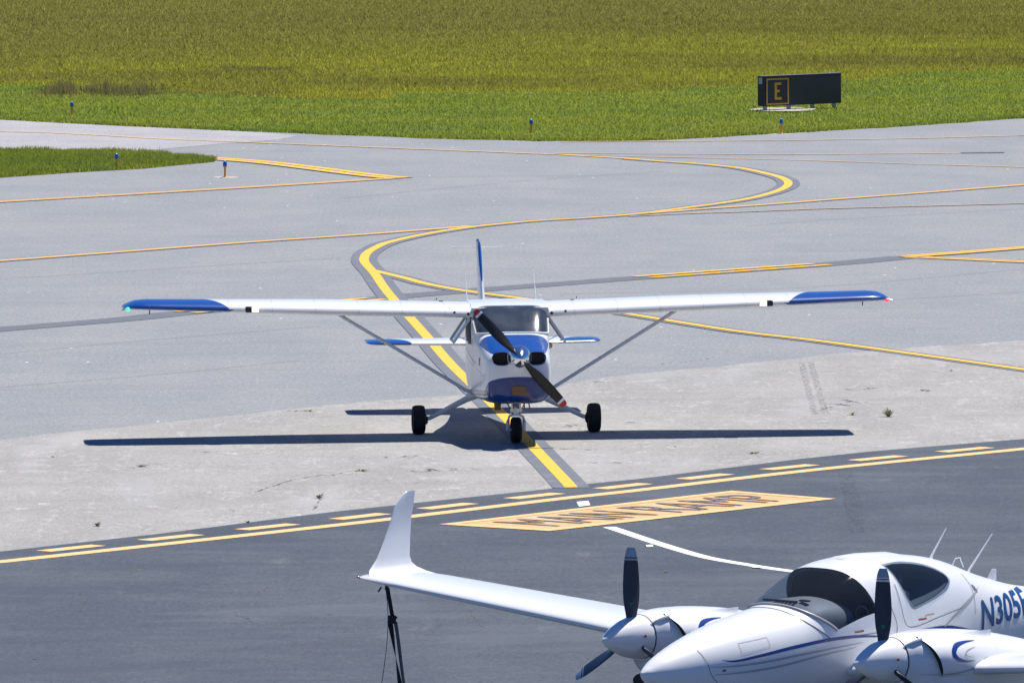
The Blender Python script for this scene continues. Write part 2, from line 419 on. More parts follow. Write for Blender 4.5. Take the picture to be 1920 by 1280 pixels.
ribbon('line_outline', br, .46, .014, M['black_paint'], 'dark outline under the yellow branch line heading right')
ribbon('branch_guide_line', br, .18, .0275, M['yellow'], 'yellow branch line running right from the S curve past the right wing')
def edge_line(name, path, w_, label, z=.013, mm='yellow_old', bl=.10):
    ribbon('line_outline', path, w_ + 2 * bl, z, M['black_faded'], 'thin dark outline under the ' + label)
    ribbon(name, path, w_, z + .008, M[mm], label)
edge_line('edge_line', [(-70, 495), (0, 490), (233, 472.6), (466.6, 455), (640, 443.5), (760, 434.6), (829, 429), (880, 425)], .26, 'thin yellow line running from the left edge into the S curve')
edge_line('edge_line', [(1215, 400.5), (1265, 396.8), (1318, 392.5), (1388, 388), (1477, 381.4), (1560, 375), (1740, 361.5), (1920, 347.3), (1990, 342)], .24, 'yellow line leaving the far hairpin rising to the right edge')
edge_line('edge_line', [(1180, 406.7), (1279, 401.8), (1378, 398.8), (1477, 394.9), (1560, 392), (1920, 382.5), (1990, 380.5)], .13, 'thinner faded yellow line just below the rising yellow line', mm='yellow_pale', bl=.05)
def double(name, path, gap, w_, label, z=.02, mm='yellow'):
    b = ribbon(name, path, gap + w_ + .16, z - .006, M['black_faded'], label)
    for s in (-1, 1): ribbon('yellow_stripe', path, w_, z, M[mm], off=s * gap / 2, parent=b)
band = [(-70, 624), (0, 618), (233, 599), (346, 587), (520, 575), (700, 561), (758, 555.7), (829, 549.7), (960, 539.4), (1205, 521), (1540, 497), (1700, 482.5)]
bo = ribbon('dark_band', band, .80, .010, M['black_faded'], 'wide faded dark band crossing the taxiway behind the wings', cat='painted band')
for p in (band[3:6], band[9:11]):
    for s in (-1, 1): ribbon('yellow_stripe', [band[3], band[4], (705, 561.5)] if p[0] == band[3] else p, .19, .030, M['yellow'], off=s * .22, parent=bo)
double('double_line', [(1697, 482.5), (1800, 475), (1920, 465.5), (1990, 460.5)], .26, .18, 'upper double yellow line of the fork at the right edge', z=.030)
double('double_line', [(1702, 482.5), (1800, 486.5), (1920, 492), (1990, 495)], .26, .15, 'lower double yellow line of the fork at the right edge', z=.021)
double('double_line', [(-70, 384), (0, 379.3), (233, 365.8), (466.6, 352), (700, 337.4), (742, 335)], .22, .17, 'double yellow line in front of the small grass island', z=.021, mm='yellow_old')
double('double_line', [(215, 290.5), (300, 293.6), (380, 297.2), (489, 305), (577, 315.2), (686, 329), (748, 335.2)], .36, .24, 'double yellow line leaving the tip of the grass island', z=.031)
ribbon('faint_line', [(1050, 267), (1300, 265.5), (1500, 263.8), (1710, 260.5), (1920, 255), (1990, 252)], .20, .020, M['yellow_pale'], 'faint orange line closest to the far grass edge', jitter=.3)
ribbon('faint_line', [(1040, 288.5), (1250, 289.5), (1500, 290.4), (1700, 288.8), (1802, 287.8)], .17, .020, M['yellow_pale'], 'faint orange line ending at the dark patch on the right', jitter=.3)
ribbon('faint_line', [(1040, 290.5), (1180, 294), (1500, 301.4), (1719, 308.6), (1920, 314.5), (1990, 317)], .15, .016, M['yellow_pale'], 'faint orange line sloping down right behind the far hairpin', jitter=.3)
ribbon('crack_patch', [(1802, 287.8), (1883, 286.9)], .35, .020, M['black_faded'], 'short dark patch on the far pavement at the right', cat='patch')
for i, (p, w_) in enumerate([([(0, 664), (233, 642), (600, 612)], .05), ([(0, 726), (300, 702), (560, 676)], .04), ([(0, 524), (300, 505), (640, 484)], .03), ([(1400, 424), (1640, 407), (1920, 392)], .04), ([(1050, 552), (1500, 540), (1920, 505)], .03), ([(640, 372), (1000, 338), (1240, 322)], .07), ([(1100, 590), (1450, 575), (1920, 548)], .03)]):
    ribbon('pavement_seam', p, w_ * 1.6, .006, M['seam'], ['seam across the grey taxiway below the left wing', 'faint seam at the left above the sandy pavement', 'faint seam left of the S curve', 'faint seam below the far hairpin at right', 'faint seam above the right wing', 'grey streak inside the far hairpin', 'faint seam behind the right wing'][i], cat='seam', jitter=.5)
# apron boundary: solid line and dashes
sol = [(-70, 1062.5), (0, 1054.8), (225, 1030.5), (450, 1006), (697.5, 978.5), (820, 963.9), (1057.6, 935.7), (1196, 920.6), (1527, 882.3), (1920, 843), (1990, 836)]
ribbon('boundary_line', sol, .27, .020, M['yellow_apron'], 'solid pale yellow line along the near edge of the apron boundary', n=6)
sW = crs([gp(*p) for p in sol], 30)
cum = [0.0]
for a, b in zip(sW, sW[1:]): cum.append(cum[-1] + (b - a).length)
def along(s):
    for i in range(len(cum) - 1):
        if cum[i + 1] >= s:
            d = (sW[i + 1] - sW[i]).normalized(); return sW[i] + d * (s - cum[i]), d
    return sW[-1], (sW[-1] - sW[-2]).normalized()
# find dash phase: dash centre near picture points (1002,931) and (1165,912.6)
def s_near(q): return min(range(len(sW)), key=lambda i: (sW[i] - q).length)
s0 = cum[s_near(gp(1002, 931))]; s1 = cum[s_near(gp(1165, 912.6))]; sm = cum[s_near(gp(131, 1029))]
pitch_d = (s0 - sm) / 5
dp = MB(); k = -12
dash_root = None
while k < 16:
    s = s0 + k * pitch_d; k += 1
    if s < .8 or s > cum[-1] - .8: continue
    a, d = along(s - .27 * pitch_d); b, _ = along(s + .27 * pitch_d); nn = Vector((-d.y, d.x))
    if nn.y < 0: nn = -nn
    a = a + nn * .56; b = b + nn * .56; hw = .135
    v = [(*(a - nn * hw), .0165), (*(b - nn * hw), .0165), (*(b + nn * hw), .0165), (*(a + nn * hw), .0165)]
    o = mesh_obj('boundary_dash', v, [(0, 1, 2, 3)], M['yellow_apron'], dash_root)
    if dash_root is None:
        dash_root = empty('dashed_line', (0, 0, 0)); o.parent = dash_root
        tag(dash_root, 'row of pale yellow dashes along the far side of the solid boundary line', 'painted line', kind='structure')
# painted panel with two words
c0, c1, c2, c3 = [gp(*p) for p in ((823, 985), (1030, 997.5), (1568, 937), (1372, 922))]
pan = sheet('painted_panel', [c0, c1, c2, c3], .016, M['board'], 'faded yellow painted panel with black lettering on the dark apron', 'painted panel', world=True)
bd = MB()
for a, b, c, d in ((c0, c1, .035, 0), (c1, c2, .0, .11), (c3, c2, .035, 0), (c0, c3, .0, .11)): pass
def quadpt(u, v): return (c0 * (1 - u) + c3 * u) * v + (c1 * (1 - u) + c2 * u) * (1 - v)
for (u0, u1, v0, v1) in ((0, 1, 0, .1), (0, 1, .9, 1), (0, .03, .1, .9), (.97, 1, .1, .9)):
    bd.add([(*quadpt(u, v), .020) for u, v in ((u0, v0), (u1, v0), (u1, v1), (u0, v1))], [(0, 1, 2, 3)])
bd.build('panel_border', M['yellow_apron'], pan, False)
for wrd, ua, ub in (('MAIN', .10, .45), ('RAMP', .52, .93)):
    bm = text_mesh(wrd); xs = [v.co.x for v in bm.verts]; ys = [v.co.y for v in bm.verts]
    for v in bm.verts:
        u = ua + (ub - ua) * (v.co.x - min(xs)) / (max(xs) - min(xs)); t = .2 + .6 * (v.co.y - min(ys)) / (max(ys) - min(ys))
        q = quadpt(u, t); v.co = (q.x, q.y, .0235)
    me = bpy.data.meshes.new('lettering'); bm.to_mesh(me); bm.free(); me.materials.append(M['letter_black'])
    o = bpy.data.objects.new('lettering', me); COL.objects.link(o); o.parent = pan
ribbon('white_guide_line', [(1142, 989.5), (1165, 997), (1190, 1005.5), (1240, 1022), (1321, 1045.5), (1404, 1060.5), (1471, 1070.5), (1560, 1081), (1700, 1092)], .17, .018, M['white_line'], 'curved white line on the dark apron running toward the twin engine plane')
sheet('white_square', [(1081, 942.7), (1103, 940.7), (1107, 948.6), (1086, 951.6)], .018, M['white_line'], 'small white painted square between boundary line and yellow panel', 'painted mark')
sheet('white_tick', [(1211, 1023.5), (1224, 1023), (1225, 1026.5), (1213, 1027)], .018, M['white_line'], 'tiny white tick mark below the upper end of the white curve', 'painted mark')
sheet('white_tick', [(1411, 1063.5), (1427, 1064), (1427, 1067.5), (1411, 1067)], .026, M['white_line'], 'tiny white tick mark touching the white curve near the canopy', 'painted mark')
sheet('rubber_stain', [(1571, 888), (1600, 887), (1612, 930), (1622, 1000), (1592, 1003), (1580, 930)], .0145, M['stain'], 'dark rubbed stain on the apron right of the yellow panel', 'stain', kind='stuff')
for i, p in enumerate(([(1503, 680), (1515, 730), (1528, 778)], [(1520, 680), (1536, 735), (1548, 776)])):
    ribbon('tyre_track', p, .10, .0105, M['skid'], ['left one of the two faint tyre tracks on the sandy pavement', 'right one of the two faint tyre tracks on the sandy pavement'][i], cat='tyre track')

# ------------------------------------------------------------------ grass
def grass_mat(name, c1, c2, c3, dark, s1=.10, field=False):
    m = mat(name, rough=.75, spec=.2); t = m.node_tree; _, v = coords(m)
    a = noise(m, v, s1, 4, .6, (.45, 1, 1)); b = noise(m, v, .9, 4, .65, (.5, 1, 1), (5, 5, 0)); at = t.nodes.new('ShaderNodeAttribute'); at.attribute_name = 'tint'
    r = N(t, at.outputs['Fac'])
    col = mix(m, c1, c2, a.ramp(.38, .62)); col = mix(m, col, c3, b.ramp(.48, .66) * .7)
    col = mix(m, col, dark, r.ramp(.45, .0) * .3); col = mix(m, col, (.38, .37, .11), r.ramp(.88, 1.0) * .6)
    if field:
        (x_, y_, z_), _v = coords(m)
        L1 = noise(m, v, .16, 5, .65, (.35, 1, 1), (31, 2, 0)); L2 = noise(m, v, .045, 3, .6, (.5, 1, 1), (3, 17, 0))
        far = (y_ + x_ * -.9 + L1 * 26).ramp(276, 318)
        col = mix(m, col, (.27, .25, .065), far * .7)
        col = mix(m, col, (.46, .46, .035), ((far * -1.0 + 1.0) * L1.ramp(.46, .66)) * .55)
        col = mix(m, col, (.19, .165, .045), L2.ramp(.50, .64) * .45)
        col = mix(m, col, (.085, .075, .035), noise(m, v, 1.6, 3, .6, (.4, 1, 1), (1, 1, 4)).ramp(.60, .72) * .5)
    setcol(m, col)
    ge = t.nodes.new('ShaderNodeNewGeometry'); vm = t.nodes.new('ShaderNodeVectorMath'); vm.operation = 'MULTIPLY_ADD'
    vm.inputs[1].default_value = (.45, .45, .45); vm.inputs[2].default_value = (0, 0, .8)
    nm = t.nodes.new('ShaderNodeVectorMath'); nm.operation = 'NORMALIZE'
    t.links.new(ge.outputs['Normal'], vm.inputs[0]); t.links.new(vm.outputs[0], nm.inputs[0]); t.links.new(nm.outputs[0], P(m).inputs['Normal'])
    tl = t.nodes.new('ShaderNodeBsdfTranslucent'); t.links.new(col, tl.inputs[0]); mx = t.nodes.new('ShaderNodeMixShader'); mx.inputs[0].default_value = .5
    t.links.new(P(m).outputs[0], mx.inputs[1]); t.links.new(tl.outputs[0], mx.inputs[2]); t.links.new(mx.outputs[0], t.nodes['Material Output'].inputs[0])
    return m
M['g_field'] = grass_mat('olive_field_grass', (.30, .315, .035), (.39, .385, .035), (.33, .27, .06), (.20, .22, .04), field=True)
M['g_mown'] = grass_mat('green_mown_grass', (.235, .32, .035), (.31, .36, .035), (.17, .27, .07), (.15, .21, .03), .2)
M['g_reed'] = grass_mat('dark_reed_grass', (.24, .25, .06), (.29, .26, .09), (.27, .21, .12), (.12, .13, .05))
def blades(name, x, y, h, wdt, m, label, lean=.35):
    n = len(x); ang = rng.uniform(0, math.pi, n); la = rng.uniform(0, 2 * math.pi, n); ll = h * rng.uniform(0, lean, n) ** .7
    V = np.zeros((n, 3, 3)); dx = np.cos(ang) * wdt / 2; dy = np.sin(ang) * wdt / 2
    V[:, 0] = np.stack([x - dx, y - dy, np.zeros(n)], 1); V[:, 1] = np.stack([x + dx, y + dy, np.zeros(n)], 1)
    V[:, 2] = np.stack([x + np.cos(la) * ll, y + np.sin(la) * ll, h], 1)
    me = bpy.data.meshes.new(name); me.vertices.add(3 * n); me.vertices.foreach_set('co', V.ravel())
    me.loops.add(3 * n); me.loops.foreach_set('vertex_index', np.arange(3 * n, dtype=np.int32))
    me.polygons.add(n); me.polygons.foreach_set('loop_start', np.arange(0, 3 * n, 3, dtype=np.int32)); me.polygons.foreach_set('loop_total', np.full(n, 3, dtype=np.int32))
    at = me.attributes.new('tint', 'FLOAT', 'FACE'); at.data.foreach_set('value', rng.uniform(0, 1, n).astype(np.float32))
    me.update(calc_edges=True); me.materials.append(m)
    o = bpy.data.objects.new(name, me); COL.objects.link(o); tag(o, label, 'grass', kind='stuff'); return o
fex = np.array([p.x for p in [eL] + FE + [eR]]); fey = np.array([p.y for p in [eL] + FE + [eR]])
def vnoise(x, y, s, seed):
    r = np.random.default_rng(seed); G = r.uniform(0, 1, (256, 256)); X = x / s; Y = y / s
    xi = np.floor(X).astype(int); yi = np.floor(Y).astype(int); fx = X - xi; fy = Y - yi; fx = fx * fx * (3 - 2 * fx); fy = fy * fy * (3 - 2 * fy)
    g = lambda a, b: G[a % 256, b % 256]
    return (g(xi, yi) * (1 - fx) + g(xi + 1, yi) * fx) * (1 - fy) + (g(xi, yi + 1) * (1 - fx) + g(xi + 1, yi + 1) * fx) * fy
nF = 900000
y = rng.uniform(218, 335, nF); x = rng.uniform(-1, 1, nF) * (y * .0545 + 3)
ed = np.interp(x, fex, fey)
k = y > ed + .02; x, y, ed = x[k], y[k], ed[k]
lim = 19 + 6 * (vnoise(x, y, 6, 3) - .5) + np.where(x < -3, 1, 6)
mown = (y - ed) < lim
reed_lo = gp(60, 179); reed_hi = gp(545, 179)
xm, ym, em = x[mown], y[mown], ed[mown]
hm = .035 + .04 * vnoise(xm, ym, .5, 5) + .03 * vnoise(xm, ym, 2.5, 6) + .05 * (rng.uniform(0, 1, len(xm)) > .985)
hm *= np.clip((ym - em) / .35, .35, 1)
blades('mown_grass', xm, ym, hm, rng.uniform(.015, .035, len(xm)), M['g_mown'], 'short bright green grass strip along the far pavement edge', 1.2)
xf, yf = x[~mown], y[~mown]
hf = .04 + .08 * vnoise(xf, yf, .7, 8) ** 1.5 + .05 * vnoise(xf, yf, 4.0, 9) + .10 * (rng.uniform(0, 1, len(xf)) > .985)
blades('field_grass', xf, yf, hf, rng.uniform(.015, .04, len(xf)), M['g_field'], 'taller olive and yellow grass filling the field at the top', .9)
# dense edges
nE = 26000; xe = rng.uniform(-16, 16, nE); ye = np.interp(xe, fex, fey) + rng.uniform(-.08, .5, nE) + .4 * (vnoise(xe, xe * 0, .3, 4) - .5)
blades('edge_grass', xe, ye, rng.uniform(.03, .10, nE), rng.uniform(.02, .04, nE), M['g_mown'], 'ragged fringe of green grass hanging over the far pavement edge', .8)
# reeds and dead growth
rx = []; ry = []; rh = []
cl_ = [random.uniform(66, 292) for _ in range(26)]
for _ in range(240):
    if random.random() < .75: px_ = random.choice(cl_) + random.gauss(0, 5)
    else: px_ = random.uniform(62, 548)
    q = gp(px_, 180 - abs(random.gauss(0, 5)))
    n_ = int(random.uniform(5, 20)); tall = random.uniform(.10, .50) * (1 if px_ < 295 else .35)
    rx += list(rng.normal(q.x, .07, n_)); ry += list(rng.normal(q.y, .25, n_)); rh += list(tall * rng.uniform(.4, 1, n_))
for _ in range(260):
    q = gp(random.uniform(62, 548), random.gauss(175, 4)); n_ = 16
    rx += list(rng.normal(q.x, .2, n_)); ry += list(rng.normal(q.y, .5, n_)); rh += list(.11 * rng.uniform(.4, 1, n_))
for _ in range(130):
    q = gp(random.gauss(460, 45), random.gauss(134, 2.6)); n_ = 24
    rx += list(rng.normal(q.x, .2, n_)); ry += list(rng.normal(q.y, .5, n_)); rh += list(.14 * rng.uniform(.4, 1, n_))
blades('reed_patch', np.array(rx), np.array(ry), np.array(rh), rng.uniform(.015, .03, len(rx)), M['g_reed'], 'dark patch of tall reedy grass standing at the left', .2)
# island
isl = [(-70, 281.5), (0, 283), (140, 284.5), (270, 287), (360, 294), (408, 300), (400, 304.5), (330, 311), (270, 317), (150, 323.5), (0, 334), (-70, 339.5)]
sheet('grass_island', isl, .010, M['soil'], 'soil of the small grass island between the taxiway lines at left', 'ground')
IP = np.array([tuple(gp(*p)) for p in isl])
def inside(x, y, Pg):
    c = np.zeros(len(x), bool); j = len(Pg) - 1
    for i in range(len(Pg)):
        a, b = Pg[i], Pg[j]; k = ((a[1] > y) != (b[1] > y)) & (x < (b[0] - a[0]) * (y - a[1]) / (b[1] - a[1] + 1e-9) + a[0]); c ^= k; j = i
    return c
nI = 60000; xi_ = rng.uniform(IP[:, 0].min(), IP[:, 0].max(), nI); yi_ = rng.uniform(IP[:, 1].min(), IP[:, 1].max(), nI); k = inside(xi_, yi_, IP); xi_, yi_ = xi_[k], yi_[k]
blades('island_grass', xi_, yi_, .05 + .09 * vnoise(xi_, yi_, .4, 12) + .03 * rng.uniform(0, 1, len(xi_)), rng.uniform(.015, .03, len(xi_)), M['g_mown'], 'bright green grass of the small island at the left', .6)
sx_ = []; sy_ = []
for _ in range(110):
    q = gp(random.uniform(0, 300), 286 + random.uniform(-.5, 3)); sx_.append(q.x); sy_.append(q.y)
blades('tall_grass_stems', np.array(sx_), np.array(sy_), rng.uniform(.08, .22, len(sx_)), np.full(len(sx_), .010), M['g_mown'], 'few thin stems rising above the back of the grass island', .3)

# weeds growing in cracks
def weed(px_, py_, h, n_, label, spread=.08):
    q = gp(px_, py_); v = []; f = []
    for i in range(n_):
        a = random.uniform(0, 2 * math.pi); r = random.uniform(.2, 1) * spread; tip = Vector((math.cos(a) * r * 1.6, math.sin(a) * r * 1.2, h * random.uniform(.45, 1)))
        b = Vector((math.cos(a) * r * .15, math.sin(a) * r * .15, 0)); s = Vector((-math.sin(a), math.cos(a), 0)) * random.uniform(.008, .016)
        mid = (b + tip) * .5 + Vector((0, 0, h * .1)); k = len(v)
        v += [b - s * .5, b + s * .5, mid + s, tip, mid - s]; f.append((k, k + 1, k + 2, k + 3, k + 4))
    o = mesh_obj('weed', v, f, M['g_weed']); o.location = (q.x, q.y, .009); tag(o, label, 'weed', 'weeds in the pavement cracks'); return o
M['g_weed'] = mat('dusty_weed', (.30, .29, .15), .8)
for a in [(1666, 782, .14, 34, 'largest leafy weed standing on the sandy pavement at the right', .10), (1597, 779, .05, 14, 'small weed on the sandy pavement just left of the largest weed', .08), (598, 935, .06, 16, 'small weed near the apron edge left of the raised winglet', .07), (183, 987, .06, 14, 'lone weed on the sandy pavement near the lower left', .06), (676, 884, .04, 20, 'flat weed in a crack halfway between nose wheel and left wing shadow', .16), (1414, 851, .04, 20, 'flat weed below the right wing shadow', .12), (464, 981, .04, 10, 'weed at the apron edge beside a yellow dash on the left', .05)]: weed(*a)
weed(579, 772, .04, 12, 'small dry weed where the sandy pavement meets the grey taxiway at left', .12)
# pale scuffs and hairline cracks on the sandy pavement
M['scuff'] = stain('pale_scuff', (.50, .49, .47), .40, .78, 3); M['crack'] = stain('dark_hairline_crack', (.09, .085, .075), .45, .6, 9)
SC = [(1545, 733, 1680, 727), (1690, 729, 1780, 738), (1536, 772, 1600, 752), (1560, 790, 1700, 781), (1545, 831, 1730, 846), (1250, 839, 1420, 832), (1350, 853, 1480, 848), (1388, 863, 1432, 850), (1120, 776, 1540, 767), (1060, 722, 1180, 712), (1200, 800, 1330, 797), (1620, 705, 1800, 694), (1780, 668, 1900, 656), (1100, 870, 1260, 862), (1040, 800, 1200, 792),
      (200, 881, 330, 868), (420, 870, 640, 881), (480, 926, 560, 900), (560, 900, 700, 878), (350, 961, 620, 948), (0, 961, 160, 936), (0, 1011, 250, 985), (270, 1001, 460, 975), (640, 936, 860, 915), (700, 901, 860, 906), (540, 803, 700, 791), (100, 905, 260, 900), (320, 845, 480, 852), (60, 860, 180, 850), (640, 860, 800, 856), (420, 990, 560, 965), (760, 885, 900, 878)]
for i, (x0, y0, x1, y1) in enumerate(SC):
    P_ = [(x0 + (x1 - x0) * t / 7, y0 + (y1 - y0) * t / 7 + random.uniform(-1.2, 1.2)) for t in range(8)]
    o = ribbon('pale_scuff', P_, random.uniform(.2, .5), .0085 + .00008 * i, M['scuff'], 'pale scuff on the sandy pavement', cat='stain', jitter=.8); o['kind'] = 'stuff'
for x0, y0, x1, y1 in [(480, 922, 556, 898), (560, 899, 690, 881), (1388, 864, 1432, 852), (1536, 770, 1596, 753), (590, 955, 606, 925), (1085, 806, 1170, 812), (1010, 841, 1120, 843), (540, 772, 590, 768), (1240, 684, 1330, 674)]:
    P_ = [(x0 + (x1 - x0) * t / 9, y0 + (y1 - y0) * t / 9 + random.uniform(-1.6, 1.6)) for t in range(10)]
    o = ribbon('hairline_crack', P_, .032, .0118, M['crack'], 'dark hairline crack in the sandy pavement', cat='crack', jitter=.9); o['kind'] = 'stuff'
for x0, y0, x1, y1 in [(240, 1080, 290, 1050), (480, 1120, 510, 1098), (150, 1145, 160, 1126), (440, 1150, 470, 1165), (800, 1190, 832, 1172), (1000, 1130, 1030, 1120), (880, 1145, 905, 1180), (1230, 1060, 1250, 1075), (60, 1240, 90, 1228), (560, 1230, 600, 1215)]:
    P_ = [(x0 + (x1 - x0) * t / 7, y0 + (y1 - y0) * t / 7 + random.uniform(-3, 3)) for t in range(8)]
    o = ribbon('hairline_crack', P_, .035, .0126, M['crack'], 'short dark crack in the foreground apron', cat='crack', jitter=.9); o['kind'] = 'stuff'
for i, (cx, cy, a, b) in enumerate([(1600, 776, 70, 8), (1480, 862, 110, 6), (1420, 752, 120, 7), (560, 895, 110, 7), (500, 960, 120, 9), (1130, 735, 60, 6), (620, 775, 90, 6), (1760, 655, 120, 8), (420, 1000, 190, 12), (1380, 868, 50, 12)]):
    sheet('pale_dust', [(cx + a * math.cos(t), cy + b * math.sin(t) - .09 * a * math.cos(t)) for t in [k * math.pi / 9 for k in range(18)]], .0095 + .0002 * i, M['sand'], 'pale dusty stain on the sandy pavement', 'stain', kind='stuff')
# ------------------------------------------------------------------ edge lights
M['lens'] = mat('blue_glass_lens', (.01, .10, .42), .12, coat=.8); M['lens_glint'] = mat('painted_lens_glint', (.55, .75, .85), .1)
M['stem'] = mat('orange_stem_paint', (.72, .33, .05), .6); M['pad'] = worn('pale_concrete_pad', (.42, .40, .35), (.3, .28, .24), .7)
def make_light():
    r = empty('taxiway_edge_light', (0, 0, 0))
    MB().lathe([(.0, .028), (.012, .04), (.03, .022), (.21, .024), (.22, .036), (.24, .036)], 14, 'z').build('stem', M['stem'], r)
    MB().lathe([(.24, .038), (.245, .046), (.30, .046), (.335, .038), (.35, .02)], 16, 'z').build('lens', M['lens'], r)
    MB().lathe([(.3505, .02), (.36, .015), (.366, .003)], 12, 'z').build('glint_cap', M['lens_glint'], r)  # pale cap stands in for the bright glint on top of the lens
    MB().lathe([(0, .10), (.006, .10), (.008, .03)], 18, 'z').build('base_plate', M['pad'], r)
    return r
def copy_tree(o, parent=None):
    c = o.copy(); COL.objects.link(c); c.parent = parent
    for ch in list(o.children): copy_tree(ch, c)
    return c
L0 = make_light()
for i, (px_, py_, lab) in enumerate([(422, 332.5, 'blue taxiway light on an orange stem on bare asphalt beside the island tip'), (219, 318, 'blue taxiway light on an orange stem at the front edge of the grass island'), (135, 218, 'blue taxiway light in the far green grass at the left'), (996, 252, 'blue taxiway light in the far grass near the centre'), (1465, 251, 'blue taxiway light below the black letter sign')]):
    o = L0 if i == 0 else copy_tree(L0); q = gp(px_, py_, .008); o.location = (q.x, q.y, .008); tag(o, lab, 'taxiway light', 'blue taxiway edge lights')
def blob(px_, py_, a, b, z, m, label):
    sheet('concrete_pad', [(px_ + a * math.cos(t) * random.uniform(.8, 1.1), py_ + b * math.sin(t) * random.uniform(.8, 1.1)) for t in [k * math.pi / 10 for k in range(20)]], z, m, label, 'pad')
blob(424, 333, 26, 2.0, .0065, M['pad'], 'pale round pad under the light on bare asphalt')
blob(1462, 251.8, 26, 1.4, .0065, M['pad'], 'pale pad under the light below the black sign')

# ------------------------------------------------------------------ letter sign
M['sign_black'] = mat('black_sign_panel', (.016, .020, .030), .35); M['sign_frame'] = mat('dark_sign_housing', (.010, .011, .035), .4)
M['sign_top'] = mat('sign_housing_top', (.11, .11, .15), .5); M['sign_yellow'] = mat('sign_yellow', (.60, .30, .02), .5); M['galv'] = mat('galvanised_leg', (.33, .35, .38), .45, .5)
q = gp(1433, 210.5)
S = empty('taxiway_sign', (q.x, q.y, 0), R_(40)); tag(S, 'black taxiway sign with a yellow letter E in a yellow frame standing in the grass', 'sign')
SW, SH, SZ = 2.60, .745, .14
MB().box((SW / 2, .13, SZ + SH / 2), (SW, .24, SH)).build('housing', M['sign_frame'], S, False, bevel=.01)
MB().box((SW / 2, .13, SZ + SH + .006), (SW + .02, .26, .014)).build('housing_top', M['sign_top'], S, False)
px1 = .86
MB().box((px1 / 2 + .035, .004, SZ + SH / 2 - .01), (px1 - .05, .012, SH - .09)).build('sign_panel', M['sign_black'], S, False)
MB().box((px1 + (SW - px1) / 2, .004, SZ + SH / 2 - .01), (SW - px1 - .06, .012, SH - .09)).build('sign_panel', M['sign_black'], S, False)
MB().box((px1, .002, SZ + SH / 2 - .01), (.018, .018, SH - .07)).build('divider', M['sign_top'], S, False)
fx0, fx1, fz0, fz1 = .09, .80, SZ + .05, SZ + SH - .075; b = MB()
for (cx, cz, dx, dz) in (((fx0 + fx1) / 2, fz0, fx1 - fx0 + .035, .035), ((fx0 + fx1) / 2, fz1, fx1 - fx0 + .035, .035), (fx0, (fz0 + fz1) / 2, .04, fz1 - fz0 - .035), (fx1, (fz0 + fz1) / 2, .04, fz1 - fz0 - .035)): b.box((cx, -.004, cz), (dx, .006, dz))
b.build('letter_frame', M['sign_yellow'], S, False)
b = MB(); ez0, ez1 = fz0 + .105, fz1 - .085
b.box((.385, -.004, (ez0 + ez1) / 2), (.075, .006, ez1 - ez0))
for z_, l_ in ((ez0 + .031, .155), ((ez0 + ez1) / 2, .09), (ez1 - .031, .145)): b.box((.4235 + l_ / 2, -.004, z_), (l_, .006, .062))
b.build('letter', M['sign_yellow'], S, False)
MB().box((-.004, .13, SZ + SH - .11), (.008, .13, .16)).build('sticker', mat('pale_sticker', (.42, .47, .52), .5), S, False)
for x_ in (.14, .93, 1.72, 2.46): MB().box((x_, .13, (SZ + .02) / 2), (.10, .05, SZ + .02)).box((x_, .13, .012), (.16, .16, .02)).build('leg', M['galv'], S, False)
blob(1470, 208.5, 62, 4.0, .045, M['pad'], 'pale strip of bare concrete under the black sign')

# ================================================================== high wing single engine plane
gpos = gp(949.5, 811.5, .01)
A = empty('high_wing_plane', (gpos.x, gpos.y, .010), R_(4.5)); tag(A, 'blue and white high wing propeller plane taxiing toward the camera with its landing lights on', 'airplane')
def livery():
    m = mat('cowl_livery', white, .25, 0, .35); (x, y, z), v = coords(m)
    blue = (.003, .058, .29)
    top = z.gt((y + 2.4) * .09 + 1.305) if False else None
    f1 = (z - (y + 2.4) * .085).gt(1.305) * y.lt(-1.455)
    f2 = (z + (y + 2.4) * .42 + x.ab() * x.ab() * .25).lt(.965) * y.lt(-1.2)
    st = ((z - .98 - (y + 2.2) * .06).ab()).lt(.012) * y.gt(-2.0) * y.lt(2.5)
    st2 = (z - 1.03 - (y + 1.9) * .10).ab().lt(.02) * y.gt(-1.2) * y.lt(5)
    c = mix(m, mix(m, white, blue, f1.mx(st2)), (.003, .034, .185), f2); c = mix(m, c, (.3, .32, .36), st * .6)  # lower cowl: same blue painted darker, its shade put into the colour
    setcol(m, c); return m
M['livery'] = livery()
def wing_liv():
    m = mat('wing_livery', white, .28, 0, .5); (x, y, z), v = coords(m)
    d = (y + .82).mx(.0); f = (x.ab() - d.pw(.62) * .55).gt(3.93)
    low = (z - (x.ab() * .03 + 1.765)).lt(0.0); d2 = (z - (x.ab() * .03 + 1.765)).mn(0.0) * -1.0
    f2 = (x.ab() - d2 * 2.2).gt(3.95); 
    t = m.node_tree
    fac = f * (low * -1.0 + 1.0) + f2 * low
    sm = ((x.ab() * (1 / .62)).fr() - .5).ab().lt(.006); sp = (y - .28).ab().lt(.006)
    rv = ((x.ab() * (1 / .62)).fr() - .5).ab().lt(.03) * ((y * 14.0).fr() - .5).ab().lt(.16)
    base = mix(m, white, (.50, .52, .56), sm.mx(sp) * .7); base = mix(m, base, (.62, .64, .67), rv * .5)
    setcol(m, mix(m, base, (.003, .058, .29), fac)); return m
M['wing_liv'] = wing_liv()
def stab_liv():
    m = mat('stabiliser_livery', white, .28, 0, .5); (x, y, z), v = coords(m)
    setcol(m, mix(m, white, (.003, .058, .29), (x.ab() - (y - 3.85).mx(0.0) * .45).gt(1.05))); return m
def fin_liv():
    m = mat('fin_livery', white, .28, 0, .5); (x, y, z), v = coords(m)
    setcol(m, mix(m, (.72, .73, .75), (.012, .09, .38), ((y - (z - 1.2) * .98 - 3.62).lt(.16)).mx(z.gt(2.44)))); return m
